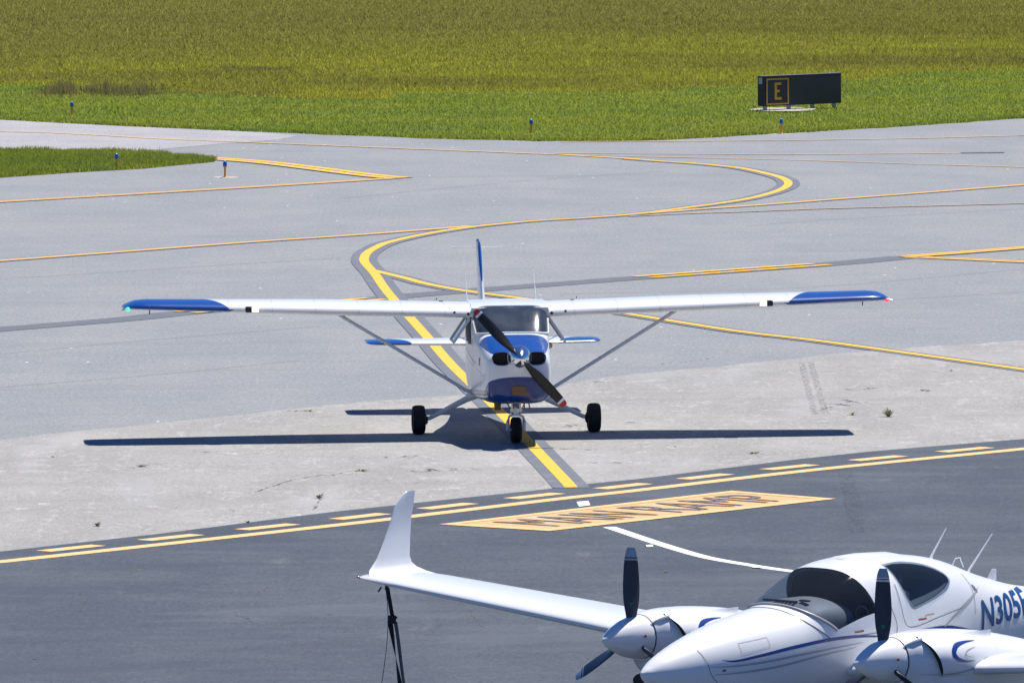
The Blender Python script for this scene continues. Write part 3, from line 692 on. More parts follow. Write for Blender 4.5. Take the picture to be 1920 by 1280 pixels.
CT = [(-2.47, .86, 1.16, .30, 1.02, .55), (-2.44, .72, 1.285, .40, 1.02, .5), (-2.36, .645, 1.345, .445, 1.0, .46), (-2.1, .585, 1.40, .475, 1.0, .44), (-1.45, .545, 1.525, .515, 1.05, .40), (-1.38, .543, 1.55, .52, 1.07, .40),
      (-.86, .54, 1.865, .55, 1.15, .30), (-.6, .54, 1.90, .56, 1.2, .28), (.2, .55, 1.92, .56, 1.2, .30), (1.0, .60, 1.86, .51, 1.2, .36), (1.7, .66, 1.62, .42, 1.15, .45), (2.6, .74, 1.42, .32, 1.1, .6), (4.0, .86, 1.28, .19, 1.08, .8), (5.2, .98, 1.17, .06, 1.08, .9)]
CB = Body(CT, 6)
def body_mesh(B, y0, y1, knots, thm, nth=72, ny=(26, 14, 40), glass_name='windshield', mat_b=None, mat_g=None, parent=None, liner=None, name='fuselage', cap_front=True):
    # knots(a)-> (ya, yb): front and rear edge of the glass at upper angle a in 0..1 (0 centre line)
    ths = [];
    for i in range(nth): ths.append(2 * math.pi * i / nth)
    def kn(th):
        a = abs(((th - math.pi / 2) + math.pi) % (2 * math.pi) - math.pi) / (math.pi / 2 - thm)
        return knots(min(a, 1)), a <= 1.0001
    # make ths contain exact boundary angles
    ths = sorted(set([round(t, 5) for t in ths] + [round(thm, 5), round(math.pi - thm, 5)]))
    n = len(ths); ny1, ny2, ny3 = ny
    def grid(off):
        rows = []
        for j in range(ny1 + ny2 + ny3 + 1):
            row = []
            for th in ths:
                (ya, yb), ins = kn(th)
                if j <= ny1: t = j / ny1; y = y0 + (ya - y0) * (t ** 1.5)
                elif j <= ny1 + ny2: y = ya + (yb - ya) * (j - ny1) / ny2
                else: y = yb + (y1 - yb) * (j - ny1 - ny2) / ny3
                row.append(B.pt(y, th, off))
            rows.append(row)
        return rows
    G = grid(0); V = [p for r in G for p in r]; fb = []; fg = []
    for j in range(len(G) - 1):
        for i in range(n):
            q = (j * n + i, j * n + (i + 1) % n, (j + 1) * n + (i + 1) % n, (j + 1) * n + i)
            tm = ths[i] + .001; inside_g = ny1 <= j < ny1 + ny2 and thm - 1e-4 <= tm <= math.pi - thm + 1e-4
            (fg if inside_g else fb).append(q)
    def prune(V, F):
        u = sorted({i for f in F for i in f}); mp = {a: k for k, a in enumerate(u)}
        return [V[i] for i in u], [tuple(mp[i] for i in f) for f in F]
    fbc = list(fb)
    if cap_front: fbc.append(tuple(range(n))); 
    fbc.append(tuple((len(G) - 1) * n + i for i in range(n)))
    ob = mesh_obj(name, *prune(V, fbc), mat_b, parent, True, 50)
    og = mesh_obj(glass_name, *prune(V, fg), mat_g, parent, True)
    if liner:
        G2 = grid(-.02); V2 = [p for r in G2 for p in r]; fl = [f for f in fb if liner[0] < V2[f[0]][1] < liner[1]]
        mesh_obj('cabin_liner', *prune(V2, fl), M['liner'], parent, True)
    return ob, og
def cglass():
    m = mat('dark_windshield', (.030, .036, .046), .16, spec=.6); t = m.node_tree; _, v = coords(m)
    s = noise(m, v, 2.2, 3, .5); n2 = noise(m, v, 70, 2)
    t.links.new((s.ramp(.35, .7) * .04 + n2 * .07 + .07).o, P(m).inputs['Roughness'])
    setcol(m, mix(m, (.030, .042, .060), (.06, .075, .10), s.ramp(.35, .7)))  # paler cloudy tone paints reflected glare into the glass colour
    tr = t.nodes.new('ShaderNodeBsdfTransparent'); mx = t.nodes.new('ShaderNodeMixShader'); mx.inputs[0].default_value = .9
    t.links.new(tr.outputs[0], mx.inputs[1]); t.links.new(P(m).outputs[0], mx.inputs[2]); t.links.new(mx.outputs[0], t.nodes['Material Output'].inputs[0])
    return m
fus, ws = body_mesh(CB, -2.47, 5.2, lambda a: (-1.40 + .22 * a ** 2.5, -.80 + .0 * a), R_(24), mat_b=M['livery'], mat_g=cglass(), parent=A, liner=(-1.3, 1.3))
# air intakes cut into the cowling front
def cut(target, cutter_mb):
    c = cutter_mb.build('cutter', M['black'], None, False); bpy.context.view_layer.update()
    md = target.modifiers.new('b', 'BOOLEAN'); md.object = c; md.operation = 'DIFFERENCE'; md.solver = 'EXACT'
    c.parent = target.parent; bpy.context.view_layer.update()
    dg = bpy.context.evaluated_depsgraph_get(); me = bpy.data.meshes.new_from_object(target.evaluated_get(dg))
    target.modifiers.clear(); target.data = me; bpy.data.objects.remove(c)
def pill(cx, cz, wd, ht, y0, y1, n=24, e=.75):
    ring = lambda y, s: [(cx + wd / 2 * s * math.copysign(abs(math.cos(t)) ** e, math.cos(t)), y, cz + ht / 2 * s * math.copysign(abs(math.sin(t)) ** e, math.sin(t))) for t in [2 * math.pi * k / n for k in range(n)]]
    return ring(y0, 1), ring(y1, .92)
cb = MB()
for s in (-1, 1): cb.loft(pill(s * .25, 1.245, .27, .19, -2.6, -2.30))
cut(fus, cb)
for p in fus.data.polygons: p.use_smooth = True
fus.data.set_sharp_from_angle(angle=R_(45))
for s in (-1, 1):
    a_, b_ = pill(s * .25, 1.245, .262, .182, -2.30, -2.30); a2, b2 = pill(s * .25, 1.245, .276, .196, -2.42, -2.30)
    MB().loft([a2, a_], cap=False).build('air_intake', M['black'], fus)
    MB().loft([[(p[0], -2.31, p[2]) for p in a_], [(p[0], -2.30, p[2]) for p in a_]]).build('intake_baffle', M['black'], fus)
# cowling details
CB.strip('stripe', [(-1.43, 1.2, .0), (-1.41, 1.3, .02)], M['white'], fus)
MB().box((-.01, -2.475, .80), (.20, .02, .13)).build('air_filter', mat('orange_filter_mesh', (.22, .12, .05), .8), fus, bevel=.01)
MB().lathe([(0, .045), (.10, .05), (.16, .05), (.16, .038)], 18, 'z', (-.26, -1.75, .47)).build('exhaust_pipe', mat('rusty_exhaust', (.16, .09, .06), .6, .5), A)
CB.strip('cowl_seam', [(-1.75, .62, .008), (-1.72, .9, .008), (-1.70, 1.2, .008), (-1.66, 1.36, .008)], M['seamline'], fus, -1)
CB.strip('cowl_seam', [(-1.75, .62, .008), (-1.72, .9, .008), (-1.70, 1.2, .008), (-1.66, 1.36, .008)], M['seamline'], fus, 1)
CB.strip('oil_door_seam', [(-2.2, 1.0, .006), (-1.95, .98, .006), (-1.7, .96, .006)], M['seamline'], fus, -1)
CB.patch('cowl_vent', [(-1.66, 1.10), (-1.60, 1.10)], [(-1.66, 1.21), (-1.60, 1.21)], M['black'], fus, -1)
# side windows
for s in (-1, 1):
    CB.patch('side_window', [(-.72, 1.34), (-.35, 1.33), (.05, 1.34)], [(-.66, 1.70), (-.3, 1.72), (.02, 1.72)], M['black'], fus, s)
    CB.patch('side_window', [(.18, 1.36), (.5, 1.37), (.78, 1.40)], [(.20, 1.72), (.5, 1.71), (.72, 1.68)], M['tinted'], fus, s)
    CB.strip('door_seam', [(-.86, 1.72, .008), (-.86, 1.2, .008), (-.84, .8, .008), (-.8, .7, .008)], M['seamline'], fus, s)
    # opened window pane hinged at the top
    hz, lz = 1.705, 1.37; hx, lx_ = .575, .80
    fr = MB(); y0_, y1_ = -.70, -.02
    fr.tube([(s * hx, y0_, hz), (s * lx_, y0_ + .02, lz)], .019, 8); fr.tube([(s * hx, y1_, hz), (s * lx_, y1_ - .02, lz)], .019, 8); fr.tube([(s * lx_, y0_ + .02, lz), (s * lx_, y1_ - .02, lz)], .019, 8); fr.tube([(s * hx, y0_, hz), (s * hx, y1_, hz)], .016, 8)
    wf = fr.build('window_frame', M['grey_metal'], A)
    mesh_obj('pane', [(s * hx, y0_, hz), (s * lx_, y0_ + .02, lz), (s * lx_, y1_ - .02, lz), (s * hx, y1_, hz)], [(0, 1, 2, 3)], M['pane'], wf)
    MB().tube([(s * .565, -.45, 1.36), (s * .74, -.44, 1.45)], .006, 6).build('window_stay', M['steel'], wf)
# windshield frame
for s in (-1, 1):
    pts = [CB.pt(y_, R_(24) if s > 0 else math.pi - R_(24), .004) for y_ in [-1.18 + .05 * k for k in range(8)]]
    MB().tube(pts, .014, 8).build('windshield_frame', M['grey_metal'], A)
pts = [CB.pt(-1.40 + .22 * (abs(t) ** 2.5), math.pi / 2 - t * (math.pi / 2 - R_(24)), .006) for t in [k / 20 - 1 for k in range(41)]]
MB().tube(pts, .016, 8).build('windshield_seal', M['white'], A)
pts = [CB.pt(-.80, math.pi / 2 - t * (math.pi / 2 - R_(30)), .006) for t in [k / 20 - 1 for k in range(41)]]
MB().tube(pts, .018, 8).build('windshield_top_strip', M['white'], A)
# interior
MB().box((0, -.95, 1.30), (.92, .25, .26)).build('instrument_panel', M['black'], A, bevel=.03)
for s in (-1, 1):
    st_ = MB().box((s * .25, -.05, .92), (.42, .46, .14)).build('seat', M['leather'], A, bevel=.04)
    MB().box((s * .25, .22, 1.22), (.40, .12, .56)).build('backrest', M['leather'], st_, bevel=.04)
# wings
for s in (-1, 1):
    stn = [(.50, -.82, 1.785, 1.62, .125, .02), (2.6, -.82, 1.848, 1.62, .125, .02), (5.20, -.70, 1.926, 1.18, .115, .02), (5.36, -.68, 1.925, 1.14, .10, .02), (5.46, -.60, 1.912, 1.02, .07, .015), (5.53, -.42, 1.893, .78, .035, .01)]
    stn = [stn[0]] + [tuple(a + (b - a) * k / 8 for a, b in zip(stn[0], stn[1])) for k in range(1, 9)] + [tuple(a + (b - a) * k / 10 for a, b in zip(stn[1], stn[2])) for k in range(1, 11)] + stn[3:]
    W = wing('wing', stn, M['wing_liv'], A, s, n=18)
    LEz = lambda x_: 1.785 + .03 * (x_ - .5)
    # landing light box in the leading edge
    xa = 3.70
    MB().box((s * xa, -.765, LEz(xa) + .002), (.19, .09, .082)).build('lamp_housing', M['black'], W, bevel=.01)
    MB().box((s * (xa - .045), -.812, LEz(xa) + .004), (.10, .02, .075)).build('landing_lamp', M['lamp'], W)
    MB().lathe([(0, .001), (.0, .042), (.02, .045)], 18, 'y', (s * (xa + .055), -.812, LEz(xa) + .002)).build('taxi_lamp', M['tinted'], W)
    # navigation light
    MB().lathe([(-.045, .004), (-.03, .02), (0, .03), (.04, .03), (.06, .015)], 14, 'y', (s * 5.47, -.60, 1.895)).build('navigation_light', M['nav_green'] if s < 0 else M['nav_red'], W)
    MB().tube([(s * 5.50, -.55, 1.90), (s * 5.56, -.58, 1.885)], [.016, .008], 8).build('strobe', M['steel'], W)
    MB().lathe([(0, .022), (.03, .018)], 10, 'y', (s * .60, -.835, 1.785)).build('vent_hole', M['black'], W)
    MB().lathe([(0, .018), (.03, .014)], 10, 'y', (s * .80, -.83, 1.81)).build('vent_hole', M['black'], W)
    MB().lathe([(-.012, .035), (.006, .03)], 12, 'z', (s * .95, -.20, 1.93)).build('fuel_cap', M['black'], W)
    MB().tube([(s * 5.15, -.3, 1.87), (s * 5.15, -.28, 1.80)], .008, 6).build('tie_down_ring', M['black'], W)
    # strut
    b = MB(); b.tube([(s * .50, -.42, .62), (s * .62, -.42, .665), (s * 2.34, -.38, 1.71), (s * 2.46, -.38, 1.80)], [.075, .062, .062, .085], 14, flat=.42, flatdir=(0, 1, 0)); b.build('wing_strut', M['grey_metal'], A)
    # main gear
    b = MB(); b.tube([(s * .38, .02, .60), (s * .50, .02, .53), (s * .58, .02, .495), (s * 1.10, 0, .235), (s * 1.16, 0, .215)], [.055, .052, .046, .030, .030], 14); b.build('main_gear_leg', M['grey_metal'], A)
    b = MB(); b.tube([(s * .40, .02, .60), (s * .56, .02, .51)], [.085, .055], 14); b.build('gear_fairing', M['white'], A)
    wh = MB().lathe([(-.06, .085), (-.055, .11), (.055, .11), (.06, .085)], 20, 'x', (s * 1.27, 0, .21)).build('wheel', M['steel'], A)
    MB().lathe([(-.05, .11), (-.088, .125), (-.094, .16), (-.084, .192), (-.05, .208), (0, .21), (.05, .208), (.084, .192), (.094, .16), (.088, .125), (.05, .11)], 36, 'x', (s * 1.27, 0, .21)).build('tyre', M['rubber'], wh)
    MB().lathe([(-.01, .075), (.01, .075)], 18, 'x', (s * 1.165, 0, .21)).box((s * 1.165, -.05, .21), (.05, .06, .10)).tube([(s * 1.14, 0, .21), (s * 1.22, 0, .21)], .025, 10).build('brake', M['black'], wh)
    # tailplane half
    wing('tailplane', [(.10, 3.78, 1.03, 1.30, .08, 0), (1.60, 4.02, 1.03, 1.0, .075, 0), (1.70, 4.05, 1.03, .93, .055, 0), (1.74, 4.15, 1.03, .75, .03, 0)], stab_liv() if s < 0 else bpy.data.materials['stabiliser_livery'], A, s)
# roof fairing between wings
b = MB(); b.loft([[(x_, y_, z_ + .0) for x_, z_ in ((-.56, 1.82), (-.55, h1), (0, h1 + .008), (.55, h1), (.56, 1.82))] for y_, h1 in ((-.84, 1.865), (-.6, 1.905), (-.2, 1.925), (.3, 1.915), (.8, 1.875))], cap=True)
b.build('roof_fairing', M['white'], A)
# fin and rudder, tail light, antennas
wing('fin', [(0, 3.6, 1.22, 1.5, .03, 0), (0, 4.15, 1.5, 1.12, .085, 0), (0, 4.62, 2.10, .83, .09, 0), (0, 4.86, 2.40, .70, .09, 0), (0, 4.93, 2.47, .62, .06, 0)], fin_liv(), A, 1, True)
b = MB(); b.tube([(0, 5.25, 2.46), (0, 5.25, 2.50)], .02, 8); b.build('beacon', M['tip_silver'], A)
for s in (-1, 1): MB().tube([(0, 5.15, 2.38), (s * .38, 5.45, 2.36)], .006, 6).build('tail_aerial', M['white'], A)
for s, xx in ((-1, -.50), (1, .50)): MB().tube([(xx, .75, 1.87), (xx - .015, .98, 2.30)], [.010, .004], 6).build('whip_antenna', M['white'], A)
for x_ in (-1.0, 1.03): MB().tube([(x_, .0, 1.94), (x_, .01, 1.965)], .007, 6).build('vent_tube', M['black'], A)
# nose gear
NX, NY = 0.0, -1.78
ng = MB().tube([(NX, NY + .05, .62), (NX, NY, .49)], [.06, .055], 14).tube([(NX, NY, .50), (NX, NY - .01, .40)], .038, 12).build('nose_strut', M['steel'], A)
b = MB(); b.tube([(NX - .115, NY, .19), (NX - .118, NY, .30), (NX - .10, NY, .375), (NX - .05, NY, .405), (NX + .05, NY, .405), (NX + .10, NY, .375), (NX + .118, NY, .30), (NX + .115, NY, .19)], .017, 10, flat=1.6); b.tube([(NX - .135, NY, .19), (NX + .135, NY, .19)], .016, 10); b.build('fork', M['grey_metal'], ng)
b = MB().box((NX, NY - .03, .47), (.17, .03, .05)).box((NX - .06, NY - .05, .52), (.02, .02, .12)).box((NX + .06, NY - .05, .52), (.02, .02, .12)).tube([(NX - .02, NY - .08, .52), (NX - .01, NY - .09, .42)], .012, 6); b.build('torque_link', M['steel'], ng)
for x_ in (-.14, .14): MB().tube([(x_, NY - .02, .60), (x_ * .5, NY - .03, .46)], .008, 6).build('steering_rod', M['black'], ng)
for x_ in (.13, .20): MB().tube([(x_, NY + .3, .60), (x_ + .02, NY + .3, .47)], .010, 6).build('drain_tube', M['black'], A)
wh = MB().lathe([(-.05, .07), (-.045, .09), (.045, .09), (.05, .07)], 18, 'x', (NX, NY, .185)).build('nose_wheel', M['steel'], A)
prof = [(-.04, .09), (-.072, .10), (-.078, .135), (-.07, .162), (-.05, .178)]
for k_ in range(-3, 4): prof += [(k_ * .012 - .003, .184), (k_ * .012 - .0015, .178), (k_ * .012 + .0015, .178), (k_ * .012 + .003, .184)]
prof += [(.05, .178), (.07, .162), (.078, .135), (.072, .10), (.04, .09)]
MB().lathe(prof, 36, 'x', (NX, NY, .185)).build('tyre', M['rubber'], wh)
# propeller
PC = Vector((0, -2.58, 1.27))
pr = MB().lathe([(-.245, .003), (-.235, .02), (-.20, .055), (-.14, .10), (-.07, .135), (0, .158), (.05, .165), (.10, .165)], 32, 'y', (PC.x, PC.y + .02, PC.z)).build('spinner', M['chrome'], A)
MB().lathe([(0, .172), (.02, .172)], 30, 'y', (PC.x, PC.y + .12, PC.z)).build('backplate', M['steel'], pr)
def blade(c, ang, stations, material, parent, name='blade', zs=24):
    # stations: r, chord, pitch(deg), thickness ; ang measured clockwise from up seen from the front
    rad = Vector((math.sin(ang), 0, math.cos(ang))); tan = Vector((math.cos(ang), 0, -math.sin(ang))); ax = Vector((0, 1, 0)); rings = []
    for (_, r, ch, be, th) in smooth_table([(i, *s) for i, s in enumerate(stations)], 5):
        be = R_(be); cd = tan * math.cos(be) + ax * math.sin(be); nd = -tan * math.sin(be) + ax * math.cos(be)
        rings.append([c + rad * r + cd * (ch / 2 * math.cos(t)) + nd * (th / 2 * math.sin(t)) for t in [2 * math.pi * k / 16 for k in range(16)]])
    return MB().loft(rings).build(name, material, parent)
for a_ in (137, 317):
    S_ = [(.05, .08, 50, .06), (.18, .10, 42, .045), (.35, .155, 30, .028), (.60, .155, 20, .018), (.83, .125, 16, .012)]
    bl = blade(PC, R_(a_), S_, M['blade'], pr)
    blade(PC, R_(a_), [(.832, .1245, 16, .012), (.865, .116, 16, .011)], M['white'], pr, 'blade_band')
    blade(PC, R_(a_), [(.867, .115, 16, .011), (.91, .098, 16, .010), (.935, .06, 15, .006)], M['red'], pr, 'blade_tip')

# the pilot
def skin_body(name, verts, edges, rad, m, parent=None, sub=2, root=0):
    bm = bmesh.new(); lay = bm.verts.layers.skin.verify(); vs_ = [bm.verts.new(v) for v in verts]
    for v, r in zip(vs_, rad): v[lay].radius = (r, r) if not isinstance(r, tuple) else r
    vs_[root][lay].use_root = True
    for e in edges: bm.edges.new((vs_[e[0]], vs_[e[1]]))
    me = bpy.data.meshes.new(name); bm.to_mesh(me); bm.free(); me.materials.append(m)
    o = bpy.data.objects.new(name, me); COL.objects.link(o); o.modifiers.new('s', 'SKIN').use_smooth_shade = True
    sb = o.modifiers.new('d', 'SUBSURF'); sb.levels = sub; sb.render_levels = sub
    if parent: o.parent = parent
    return o
M['skin'] = mat('skin', (.34, .17, .11), .55); M['shirt'] = mat('dark_shirt', (.05, .06, .10), .8); M['hair'] = mat('dark_hair', (.02, .014, .01), .8)
pil = empty('person', A.matrix_basis @ Vector((.27, -.05, 1.0)) if False else (gpos.x + .27, gpos.y - .02, .99), R_(4.5))
tag(pil, 'person in the high wing plane with a bare elbow out of the window', 'person')
bv = [(0, 0, 0), (0, .02, .22), (0, .03, .40), (0, .02, .50), (0, -.01, .56), (0, -.03, .66), (0, -.03, .735),     # pelvis .. head top
      (.17, .02, .42), (.36, -.10, .28), (.33, -.36, .33), (.30, -.46, .34),                                       # arm out of the window and back to the sill
      (-.17, .02, .42), (-.20, -.12, .22), (-.10, -.38, .26), (-.08, -.46, .27),
      (.10, -.40, .02), (.10, -.52, -.34), (-.10, -.40, .02), (-.10, -.52, -.34), (.10, -.62, -.36), (-.10, -.62, -.36)]
be_ = [(0, 1), (1, 2), (2, 3), (3, 4), (4, 5), (5, 6), (2, 7), (7, 8), (8, 9), (9, 10), (2, 11), (11, 12), (12, 13), (13, 14), (0, 15), (15, 16), (0, 17), (17, 18), (16, 19), (18, 20)]
br_ = [(.15, .11), (.14, .10), (.14, .09), .055, .075, .088, .06, .065, .048, .036, .03, .065, .048, .036, .03, .075, .045, .075, .045, .035, .035]
skin_body('body', bv, be_, br_, M['skin'], pil)
skin_body('shirt', bv[:3] + [bv[7], (.27, -.045, .345), bv[11], (-.185, -.06, .31)], [(0, 1), (1, 2), (2, 3), (3, 4), (2, 5), (5, 6)], [(.165, .125), (.155, .115), (.155, .105), .078, .064, .078, .062], M['shirt'], pil)
MB().lathe([(-.02, .096), (.03, .098), (.07, .08), (.10, .04), (.108, .004)], 18, 'z', (0, -.015, .665)).build('hair', M['hair'], pil)

# ================================================================== twin engine plane
T = empty('twin_engine_plane', (2.395, 93.4, .012), R_(-45)); tag(T, 'white low wing twin engine plane with three bladed propellers parked in the lower right corner', 'airplane')
TT = [(-1.62, 1.14, 1.16, .012, 1.15, 1), (-1.58, 1.08, 1.195, .065, 1.145, 1), (-1.40, .97, 1.298, .175, 1.14, .98), (-1.0, .84, 1.445, .32, 1.15, .95), (-.5, .74, 1.572, .45, 1.16, .91), (0, .68, 1.655, .54, 1.18, .87), (.27, .66, 1.70, .575, 1.22, .82),
      (.60, .63, 1.87, .605, 1.28, .74), (.96, .62, 2.025, .62, 1.32, .68), (1.30, .61, 2.08, .63, 1.34, .66), (1.74, .61, 2.09, .625, 1.34, .66), (2.2, .63, 2.055, .59, 1.33, .70), (2.57, .66, 1.98, .54, 1.32, .76), (3.13, .74, 1.80, .45, 1.30, .85), (3.8, .86, 1.635, .34, 1.27, .92), (5.0, 1.02, 1.49, .22, 1.26, .95), (6.9, 1.22, 1.42, .07, 1.32, 1)]
TB = Body(TT, 6)
THM = R_(12.5)
tf, tw = body_mesh(TB, -1.62, 6.9, lambda a: (.27 + .30 * a ** 2.2, .925 + .0 * a + .20 * a ** 2), THM, nth=96, ny=(40, 20, 60), mat_b=M['white'], mat_g=M['glass'], parent=T, liner=(.1, 3.0), glass_name='canopy_glass')
win = [(1.45, 2.02), (1.50, 1.85), (1.57, 1.70), (1.645, 1.61), (1.78, 1.635), (2.0, 1.69), (2.18, 1.75), (2.285, 1.81), (2.29, 1.85), (2.25, 1.885), (2.14, 1.94), (2.0, 1.985), (1.86, 2.01), (1.72, 2.025), (1.58, 2.03)]
lin = [o for o in T.children if o.name.startswith('cabin_liner')][0]
for tgt in (tf, lin): cut(tgt, MB().loft([[(-1, a, b) for a, b in win], [(1, a, b) for a, b in win]]))
for tgt in (tf, lin):
    for p in tgt.data.polygons: p.use_smooth = True
    tgt.data.set_sharp_from_angle(angle=R_(50))
# canopy frame strip, roof hump
pts = [TB.pt(.25 + .30 * (abs(t) ** 2.2), math.pi / 2 - t * (math.pi / 2 - THM), .004) for t in [k / 24 - 1 for k in range(49)]]
MB().tube(pts, .016, 8).build('canopy_frame', M['silver_stripe'], T)
pts = [TB.pt(.14 + .32 * (abs(t) ** 2.2), math.pi / 2 - t * (math.pi / 2 - R_(8)), .001) for t in [k / 24 - 1 for k in range(49)]]
MB().tube(pts, .005, 6).build('canopy_seam', M['seamline'], T)
b = MB(); b.loft([[(x_, y_, 2.01 + (h_ + .045) * (1 - (x_ / .30) ** 2)) for x_ in [k * .05 - .30 for k in range(13)]] for y_, h_ in ((1.22, .02), (1.26, .055), (1.5, .065), (1.9, .05), (2.25, -.02))], cap=False, closed=False)
b.build('roof_panel', M['white'], T)
for s in (-1, 1):
    TB.patch('rear_window', [(1.42, 2.03), (1.48, 1.85), (1.55, 1.68), (1.63, 1.585), (1.78, 1.61), (2.0, 1.665), (2.2, 1.73), (2.30, 1.80)], [(1.425, 2.035), (1.58, 2.045), (1.72, 2.045), (1.86, 2.03), (2.0, 2.005), (2.15, 1.955), (2.27, 1.89), (2.315, 1.83)], M['tint_glass'], T, s)
    TB.strip('door_seam', [(1.22, 1.90, .007), (1.30, 1.65, .007), (1.38, 1.45, .007), (1.36, 1.30, .007)], M['seamline'], T, s)
    TB.strip('door_seam', [(1.42, 1.85, .007), (1.46, 1.6, .007), (1.52, 1.44, .007), (1.66, 1.41, .007), (2.0, 1.47, .007), (2.45, 1.54, .007)], M['seamline'], T, s)
    TB.strip('door_seam', [(.62, 1.36, .007), (.80, 1.38, .007), (1.1, 1.39, .007)], M['seamline'], T, s)
    TB.strip('fuselage_seam', [(2.62, 1.86, .006), (2.68, 1.7, .006), (2.66, 1.45, .006)], M['seamline'], T, s)
    TB.strip('nose_seam', [(-1.06, 1.36, .006), (-1.02, 1.25, .006), (-.98, 1.12, .006), (-.90, 1.03, .006)], M['seamline'], T, s)
    TB.strip('stripe', [(-.86, 1.25, .004), (-.70, 1.235, .020), (-.40, 1.27, .030), (0, 1.325, .034), (.45, 1.37, .034), (.80, 1.375, .028), (1.1, 1.355, .016), (1.3, 1.34, .004)], M['navy'], T, s)
    TB.strip('stripe', [(-1.0, 1.19, .004), (-.70, 1.185, .018), (-.30, 1.21, .022), (.1, 1.25, .020), (.6, 1.29, .014), (.9, 1.31, .004)], M['silver_stripe'], T, s)
    TB.strip('stripe', [(-.95, 1.11, .004), (-.60, 1.12, .018), (-.20, 1.15, .022), (.3, 1.22, .018), (.8, 1.27, .004)], M['silver_stripe'], T, s)
    TB.strip('stripe', [(1.62, 1.36, .004), (1.85, 1.365, .030), (2.2, 1.36, .034), (2.6, 1.30, .004)], M['navy'], T, s)
    TB.strip('stripe', [(2.12, 1.37, .010), (2.4, 1.52, .035), (2.65, 1.63, .028), (2.82, 1.71, .006)], M['silver_stripe'], T, s)
    TB.strip('warning_label', [(1.70, 1.475, .018), (1.77, 1.475, .018), (1.83, 1.48, .018)], bpy.data.materials.get('label_red') or mat('label_red', (.40, .10, .10), .5), T, s)
    TB.strip('warning_label', [(1.80, 1.505, .014), (1.88, 1.51, .014), (1.95, 1.515, .014)], mat('tan_label', (.55, .42, .22), .5), T, s)
    TB.strip('warning_label', [(.78, 1.42, .018), (.85, 1.42, .018), (.91, 1.425, .018)], bpy.data.materials.get('label_red') or mat('label_red', (.40, .10, .10), .5), T, s)
    TB.strip('static_port', [(-.86, 1.15, .022), (-.84, 1.15, .022), (-.82, 1.15, .022)], M['seamline'], T, s)
    TB.strip('emblem', [(2.70, 1.745, .012), (2.735, 1.705, .045), (2.77, 1.665, .012)], M['seamline'], T, s)
    for (y0_, z0_, dy_, dz_) in ((-.62, 1.40, .34, .10), (2.95, 1.50, .0, .0)):
        if dy_:
            for P_ in ([(y0_, z0_, .004), (y0_ + dy_, z0_ + .04, .004)], [(y0_, z0_ - dz_, .004), (y0_ + dy_, z0_ - dz_ + .05, .004)], [(y0_, z0_, .004), (y0_, z0_ - dz_, .004)], [(y0_ + dy_, z0_ + .04, .004), (y0_ + dy_, z0_ - dz_ + .05, .004)]): TB.strip('hatch_seam', P_, M['silver_stripe'], T, s)
    # registration
    bm = text_mesh('N305E', 1.0, .022); bmesh.ops.triangulate(bm, faces=bm.faces)
    for _ in range(3):
        es = [e for e in bm.edges if e.calc_length() > .12]
        if es: bmesh.ops.subdivide_edges(bm, edges=es, cuts=1); bmesh.ops.triangulate(bm, faces=bm.faces)
    xs = [v.co.x for v in bm.verts]; ys = [v.co.y for v in bm.verts]
    for v in bm.verts:
        u = (v.co.x - min(xs)) / (max(xs) - min(xs)) * .93; t = (v.co.y - min(ys)) / (max(ys) - min(ys))
        if s < 0: u = .93 - u
        yy = 2.765 + u + t * (.03 if s > 0 else -.03); zz = 1.28 + .10 * u + t * (.305 - .045 * u)
        v.co = (s * (TB.x_at(yy, zz) + .005), yy, zz)
    me = bpy.data.meshes.new('registration'); bm.to_mesh(me); bm.free(); me.materials.append(M['letter_navy']); o = bpy.data.objects.new('registration', me); COL.objects.link(o); o.parent = T
# interior
b = MB(); rings = []
for y_, h_, wd_ in ((.34, 1.64, .40), (.42, 1.70, .44), (.58, 1.735, .47), (.80, 1.735, .48), (.93, 1.70, .47), (.97, 1.62, .46)):
    rings.append([(wd_ * math.cos(t), y_, 1.40 + (h_ - 1.40) * abs(math.sin(t)) ** .5) for t in [math.pi * k / 20 for k in range(21)]])
b.loft(rings, cap=False, closed=False); b.add(rings[-1], [tuple(range(21))]); b.build('glareshield', M['dash'], T)
for k_ in range(9): MB().box((-.28 + .05 * k_, .44, 1.715), (.034, .05, .02)).build('defrost_vent', M['black'], T)
MB().box((.20, .50, 1.728), (.12, .05, .02)).build('speaker_slot', M['black'], T, bevel=.008)
b = MB(); b.tube([TB.pt(.98 + .12 * abs(t) ** 2, math.pi / 2 - t * (math.pi / 2 - R_(25)), -.03) for t in [k / 16 - 1 for k in range(33)]], .022, 8); b.build('canopy_bow', M['leather'], T)
for s_ in (-1, 1): MB().box((s_ * .26, 1.40, 1.93), (.20, .16, .03)).build('sun_visor', M['dash'], T, bevel=.01)
for s in (-1, 1):
    st_ = MB().box((s * .26, 1.50, 1.10), (.44, .50, .16)).build('seat', M['leather'], T, bevel=.04)
    MB().box((s * .26, 1.68, 1.46), (.40, .14, .60), Matrix.Rotation(R_(-8), 3, 'X')).build('backrest', M['leather'], st_, bevel=.05)
    MB().box((s * .26, 1.72, 1.83), (.24, .10, .16)).build('headrest', M['leather'], st_, bevel=.04)
    MB().tube([(s * .26, 1.15, 1.1), (s * .26, 1.12, 1.40)], .014, 8).build('control_stick', M['black'], T)
b = MB(); b.tube([(.40 + .09 * math.cos(t), 1.12, 1.55 + .09 * math.sin(t)) for t in [2 * math.pi * k / 16 for k in range(17)]], .007, 6, cap=False); b.build('headset_cable', M['silver_stripe'], T)
